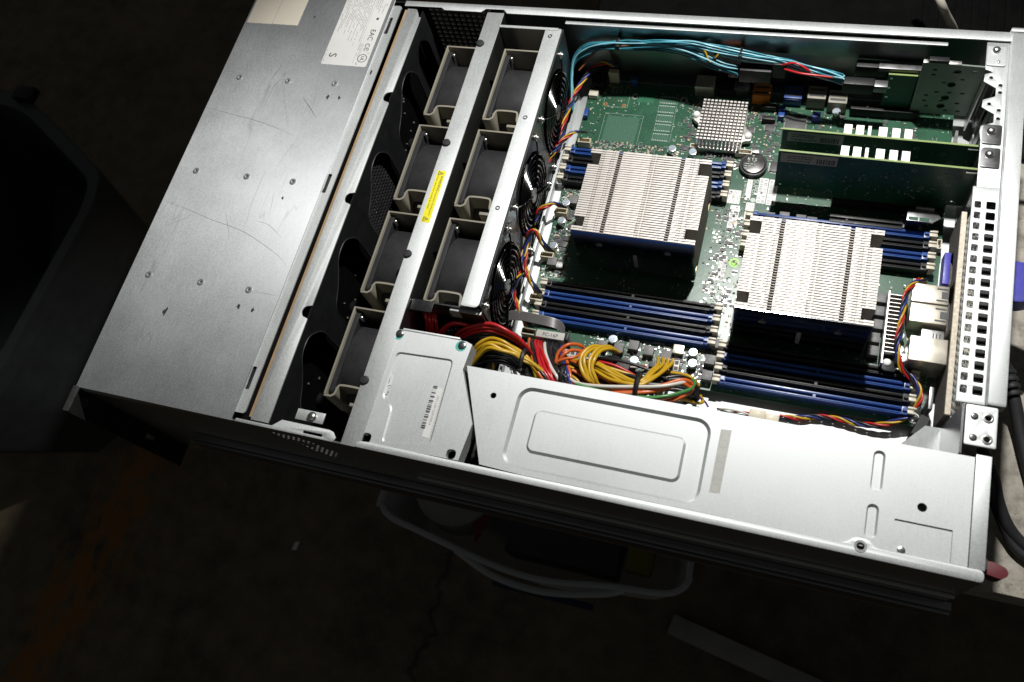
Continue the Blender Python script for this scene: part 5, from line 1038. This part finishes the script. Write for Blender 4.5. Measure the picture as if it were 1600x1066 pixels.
for k in range(4):
    d = k * 4.2; wire(oc, [next(PT), next(PT), next(PT), next(PT), next(PT), next(PT), next(PT), next(PT), next(PT), next(PT), next(PT), next(PT)], 1.55, 'orange')
wire(oc, [(411.6, 95.8, 134), (432.9, 94.1, 133), (463.5, 95.4, 132), (482.9, 99.5, 131), (496.3, 107.5, 128), (502.0, 114.5, 124), (502.3, 121.2, 118), (498.0, 124.9, 112)], 1.5, 'green')
wire(oc, [(401.9, 101.5, 132), (413.4, 98.0, 132), (432.1, 98.0, 134), (457.1, 102.2, 134), (476.6, 106.3, 133), (490.5, 112.2, 130), (497.6, 116.7, 126)], 1.5, 'white'); wire(oc, [(460.8, 107.7, 130), (475.8, 109.4, 130), (488.9, 114.5, 126)], 1.4, 'grey')
for k in range(5): wire(oc, [next(PT), next(PT), next(PT), next(PT), next(PT), next(PT)], 1.5, 'black')
wire(oc, [(481.5, 103.6, 116), (496.2, 106.4, 110), (505.9, 108.9, 102), (509.3, 112.8, 96), (505.5, 117.0, 98)], 1.4, 'yellow'); wire(oc, [(507.0, 114.3, 100), (511.3, 113.5, 95), (513.9, 110.6, 92)], .9, 'violet')
tg = thing('tangled_leads', 'loose black, red and yellow leads crossing the heap of power cables', 'cable', (403.7, 115.1, 110))
for k in range(34):
    x0, y0 = random.uniform(738, 900), random.uniform(548, 590); L_ = random.uniform(70, 190); z0 = random.uniform(104, 122); sw = random.uniform(-14, 14)
    c = random.choice(('black', 'black', 'black', 'black', 'yellow', 'red', 'orange', 'black', 'yellow'))
    a_ = (333 + (x0 - 738) * .50, 126 - (y0 - 548) * .55, z0); d_ = L_ * .5
    wire(tg, [(a_[0], a_[1], z0 - 8), (a_[0] + d_ * .2, a_[1] + sw * .3, z0 + 3), (a_[0] + d_ * .5, a_[1] - 3 + sw * .5, z0 + 6), (a_[0] + d_ * .8, a_[1] - 7 + sw * .2, z0 + 2), (a_[0] + d_, a_[1] - 14, z0 - 9)], random.uniform(1.1, 1.5), c)
sg = thing('thin_sensor_lead', 'thin red and white lead lying on the board below the memory slots', 'cable', (448.5, 131.0, 98))
for c, d in (('white', 0), ('red', 2.4), ('white', 4.5), ('yellow', 1.2)): wire(sg, [next(PT), next(PT), next(PT), next(PT)], .8, c)

# ------------------------------------------------------------------ things around the server
vp = thing('video_cable', 'violet-blue ribbed video plug on the bench behind the rear panel', 'plug', (735, 258, 60))
b_ = MB(); b_.plate(roundpoly([(711, 240), (736, 240), (752, 246), (752, 270), (736, 276), (711, 276)], 4), [], 82, 100); b_.build('plug_body', 'vga_blue', vp, bevel=2)
for k in range(6): MB().box(738 + k * 2.4, 739.3 + k * 2.4, 247, 269, 99.4, 101).build('grip_rib', 'vga_blue', vp, bevel=.3)
MB().cyl((726, 279, 91), (706, 279, 91), 3.6, 3.6, 12).build('thumb_screw', 'vga_blue', vp); MB().cyl((726, 237, 91), (706, 237, 91), 3.6, 3.6, 12).build('thumb_screw', 'vga_blue', vp)
MB().tube([(752, 258, 91), (770, 257, 82), (790, 240, 50), (800, 190, 10), (840, 120, 6)], 4.2, 10).build('cord', 'rubber', vp)
pc1 = thing('power_cord', 'thick black cord with a ribbed strain relief beside the rear corner', 'cable', (750.3, 227.0, 20))
MB().tube([(733.0, 219.7, 30), (745.6, 211.4, 34), (754.2, 189.1, 28), (761.4, 170.2, 20), (770.8, 140.8, 12), (783.6, 100.8, 8)], 5.0, 12).build('cord', 'rubber', pc1, smooth=60)
for k in range(4): MB().cyl(next(PT), next(PT), 7.0, 6.8, 14).build('relief_ring', 'rubber', pc1, bevel=.8)
pc2 = thing('power_cord', 'black cord curving across the bench beside the power supply', 'cable', (749.0, 112.0, 20))
MB().tube([(730.4, 135.3, 40), (742.2, 116.1, 30), (749.2, 98.0, 22), (759.3, 82.4, 14), (772.3, 71.8, 8), (792.6, 61.3, 6)], 4.8, 12).build('cord', 'rubber', pc2, smooth=60)
MB().tube([(735.6, 113.6, 34), (748.0, 95.6, 20), (759.2, 78.9, 10), (770.4, 65.4, 6), (792.8, 55.2, 6)], 4.2, 12).build('twin_cord', 'rubber', pc2, smooth=60)
gc = thing('grey_cable', 'pale grey cable dropping behind the far rail', 'cable', (656.7, 510.8, 120))
MB().tube([(625.1, 518.0, 170), (645.6, 495.7, 150), (655.1, 499.6, 130), (667.8, 511.6, 100), (680.7, 529.9, 60)], 3.6, 12).build('cord', 'w_cream', gc, smooth=60)
gc2 = thing('pale_lead', 'pale lead leaving the rear panel near the far corner', 'cable', (727.8, 468.9, 100))
MB().tube([(700, 410, 110), (725, 412, 108), (760, 408, 100), (800, 400, 70)], 2.6, 10).build('cord', 'w_cream', gc2, smooth=60)
eq = thing('dark_equipment', 'black slab of equipment lying behind the far wall of the server', 'equipment', (600, 620, 0))
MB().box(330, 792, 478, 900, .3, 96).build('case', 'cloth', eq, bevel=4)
for k in range(9): MB().box(640 + k * 14, 646 + k * 14, 500, 640, 96, 98.5).build('rib', 'cloth', eq, bevel=.8)
MB().box(742, 800, 446, 477, .3, 60).build('foot', 'black', eq, bevel=3); MB().box(716, 735, 330, 476, .3, 40).build('side_block', 'black', eq, bevel=3)
# plastic bin below the near side
bn = thing('plastic_bin', 'clear plastic storage bin on the floor under the near side rail', 'bin', (290, 160, -800))
rim = [tuple(p)[:2] for p in catmull([(84, 330, 0), (76, 60, 0), (80, 34, 0), (100, 20, 0), (140, 12, 0), (257, -9, 0), (330, -12, 0), (410, 0, 0), (470, 6, 0), (495, 14, 0), (507, 32, 0), (505, 60, 0), (500, 330, 0)], 5)]
zr = -350
def shrink(l, k):
    cx = sum(q[0] for q in l) / len(l); cy = sum(q[1] for q in l) / len(l); return [(cx + (q[0] - cx) * k, cy + (q[1] - cy) * k) for q in l]
lo = shrink(rim, .88)
m = MB()
for a, b, z0, z1 in ((rim, shrink(rim, .98), zr, zr - 5), (shrink(rim, .98), lo, zr - 5, zr - 140)): m.band(a, z0, b, z1)
m.band(shrink(rim, .97), zr - 8, shrink(rim, .87), zr - 136)
m.build('tub', 'bin', bn, smooth=60); MB().cap(lo, zr - 140).build('base', 'bin', bn); MB().tube([(p[0], p[1], zr) for p in rim], 4.2, 8, 0).build('rim', 'bin', bn, smooth=60)
MB().tube([(200, -1, zr - 4), (260, -22, zr - 3), (330, -26, zr - 3), (400, -12, zr - 4), (430, 0, zr - 4)], 4.5, 8).build('handle', 'bin', bn, smooth=60)
MB().box(250, 390, -30, -22, zr - 60, zr - 44).build('blue_strip', MAT.setdefault('navy', simple('navy', (.01, .015, .06), .6)), bn, bevel=2)
for nm, lb_, mat, bx in (('carton', 'yellow carton lying in the plastic bin', MAT.setdefault('dull_yellow', simple('dull_yellow', (.20, .17, .02), .6)), (420, 456, 30, 90, zr - 70, zr - 42)), ('dark_case', 'dark case lying in the plastic bin', 'chip', (250, 410, 20, 220, zr - 120, zr - 60))):
    o_ = MB(); o_.box(*bx); q = o_.build(nm, mat, None, bevel=4, loc=(bx[0], bx[2], bx[4])); tag(q, lb_, 'box')
q = MB().cyl((165, 90, zr - 90), (165, 90, zr - 30), 62, 60, 36).build('white_spool', MAT.setdefault('spool', simple('spool_grey', (.30, .30, .29), .6)), None, bevel=4, loc=(165, 90, zr - 90)); tag(q, 'pale round spool standing in the plastic bin', 'spool')
q = MB().plate([(196, 60), (226, 60), (214, 18)], [], zr - 40, zr - 36).build('red_tag', MAT.setdefault('dull_red', simple('dull_red', (.16, .02, .025), .6)), None, loc=(210, 40, zr - 40)); tag(q, 'red pointed tag lying on the spool in the bin', 'tag')
st_ = thing('low_stool', 'black low stool hidden in shade under the plastic bin', 'stool', (290, 180, -800))
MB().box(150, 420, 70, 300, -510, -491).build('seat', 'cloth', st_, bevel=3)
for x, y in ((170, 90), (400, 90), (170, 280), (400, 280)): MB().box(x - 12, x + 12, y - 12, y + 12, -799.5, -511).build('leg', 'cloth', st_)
# plank, crate, scraps
pk = MB(); A = (473.3, 11.1, -790); B = (742.7, -38.3, -790); d = (Vector(B) - Vector(A)).normalized(); nn = Vector((-d.y, d.x, 0)) * 17
pk.plate([(A[0] - nn.x, A[1] - nn.y), (B[0] - nn.x, B[1] - nn.y), (B[0] + nn.x, B[1] + nn.y), (A[0] + nn.x, A[1] + nn.y)], [], -799.5, -780)
tag(pk.build('plank', MAT.setdefault('wood', simple('grey_wood', (.26, .25, .22), .7, 0, .2, 20)), None, bevel=1, loc=(A[0], A[1], -799)), 'pale plank lying on the dark floor at the bottom right', 'plank')
ct = thing('floor_cart', 'dark grey plastic tub cart standing on the floor left of the server', 'cart', (-900, 350, -800))
oc_ = roundpoly([(-1012.2, 640.4), (-838.7, 614.1), (-589.4, 470.0), (-574.2, 409.3), (-592.7, 71.3), (-684.6, -75.2)], 46, 8)
m = MB(); oi = inset(oc_[::-1], -0.001)
area = sum(oc_[i - 1][0] * oc_[i][1] - oc_[i][0] * oc_[i - 1][1] for i in range(len(oc_)))
if area < 0: oc_ = oc_[::-1]
MAT['tub'] = simple('dark_tub_plastic', (.05, .053, .056), .5, 0, .15, 30)
m.cap(oc_, -300, [shrink(oc_, .86)]); m.band(oc_, -300, oc_, -330); m.band(oc_, -330, shrink(oc_, .74), -690); m.band(shrink(oc_, .86), -300, shrink(oc_, .70), -520); m.cap(shrink(oc_, .70), -520); m.cap(shrink(oc_, .74), -690)
m.build('tub', 'tub', ct, smooth=40)
kc = (-828.3, 609.2, -300); MB().box(kc[0] - 22, kc[0] + 22, kc[1] - 14, kc[1] + 14, -300, -284).build('handle_block', 'black', ct, bevel=3)
for px, py in ((165, 372), (20, 640)):
    wc = next(PT); MB().cyl((wc[0], wc[1] - 22, -742), (wc[0], wc[1] + 22, -742), 56, 56, 24).build('wheel', 'rubber', ct, bevel=6); MB().box(wc[0] - 26, wc[0] + 26, wc[1] - 30, wc[1] + 30, -700, -676).build('wheel_fork', 'dark_steel', ct, bevel=3)
ck = (-965.9, 303.6, -800); q = MB().plate(roundpoly([(ck[0] - 40, ck[1] - 50), (ck[0] + 30, ck[1] - 40), (ck[0] + 44, ck[1] + 40), (ck[0] - 20, ck[1] + 56)], 8), [], -799, -770).build('rubber_block', 'rubber', None, bevel=4, loc=(ck[0], ck[1], -799)); tag(q, 'dark rubber block on the floor beside the cart', 'block')
ck = (-256.3, -19.1, -800); q = MB().plate([(ck[0] - 4, ck[1] - 9), (ck[0] + 5, ck[1] - 7), (ck[0] + 6, ck[1] + 9), (ck[0] - 2, ck[1] + 7)], [], -799.6, -797).build('paper_scrap', 'label', None, loc=(ck[0], ck[1], -799.6)); tag(q, 'tiny white paper scrap on the dark concrete floor', 'scrap')
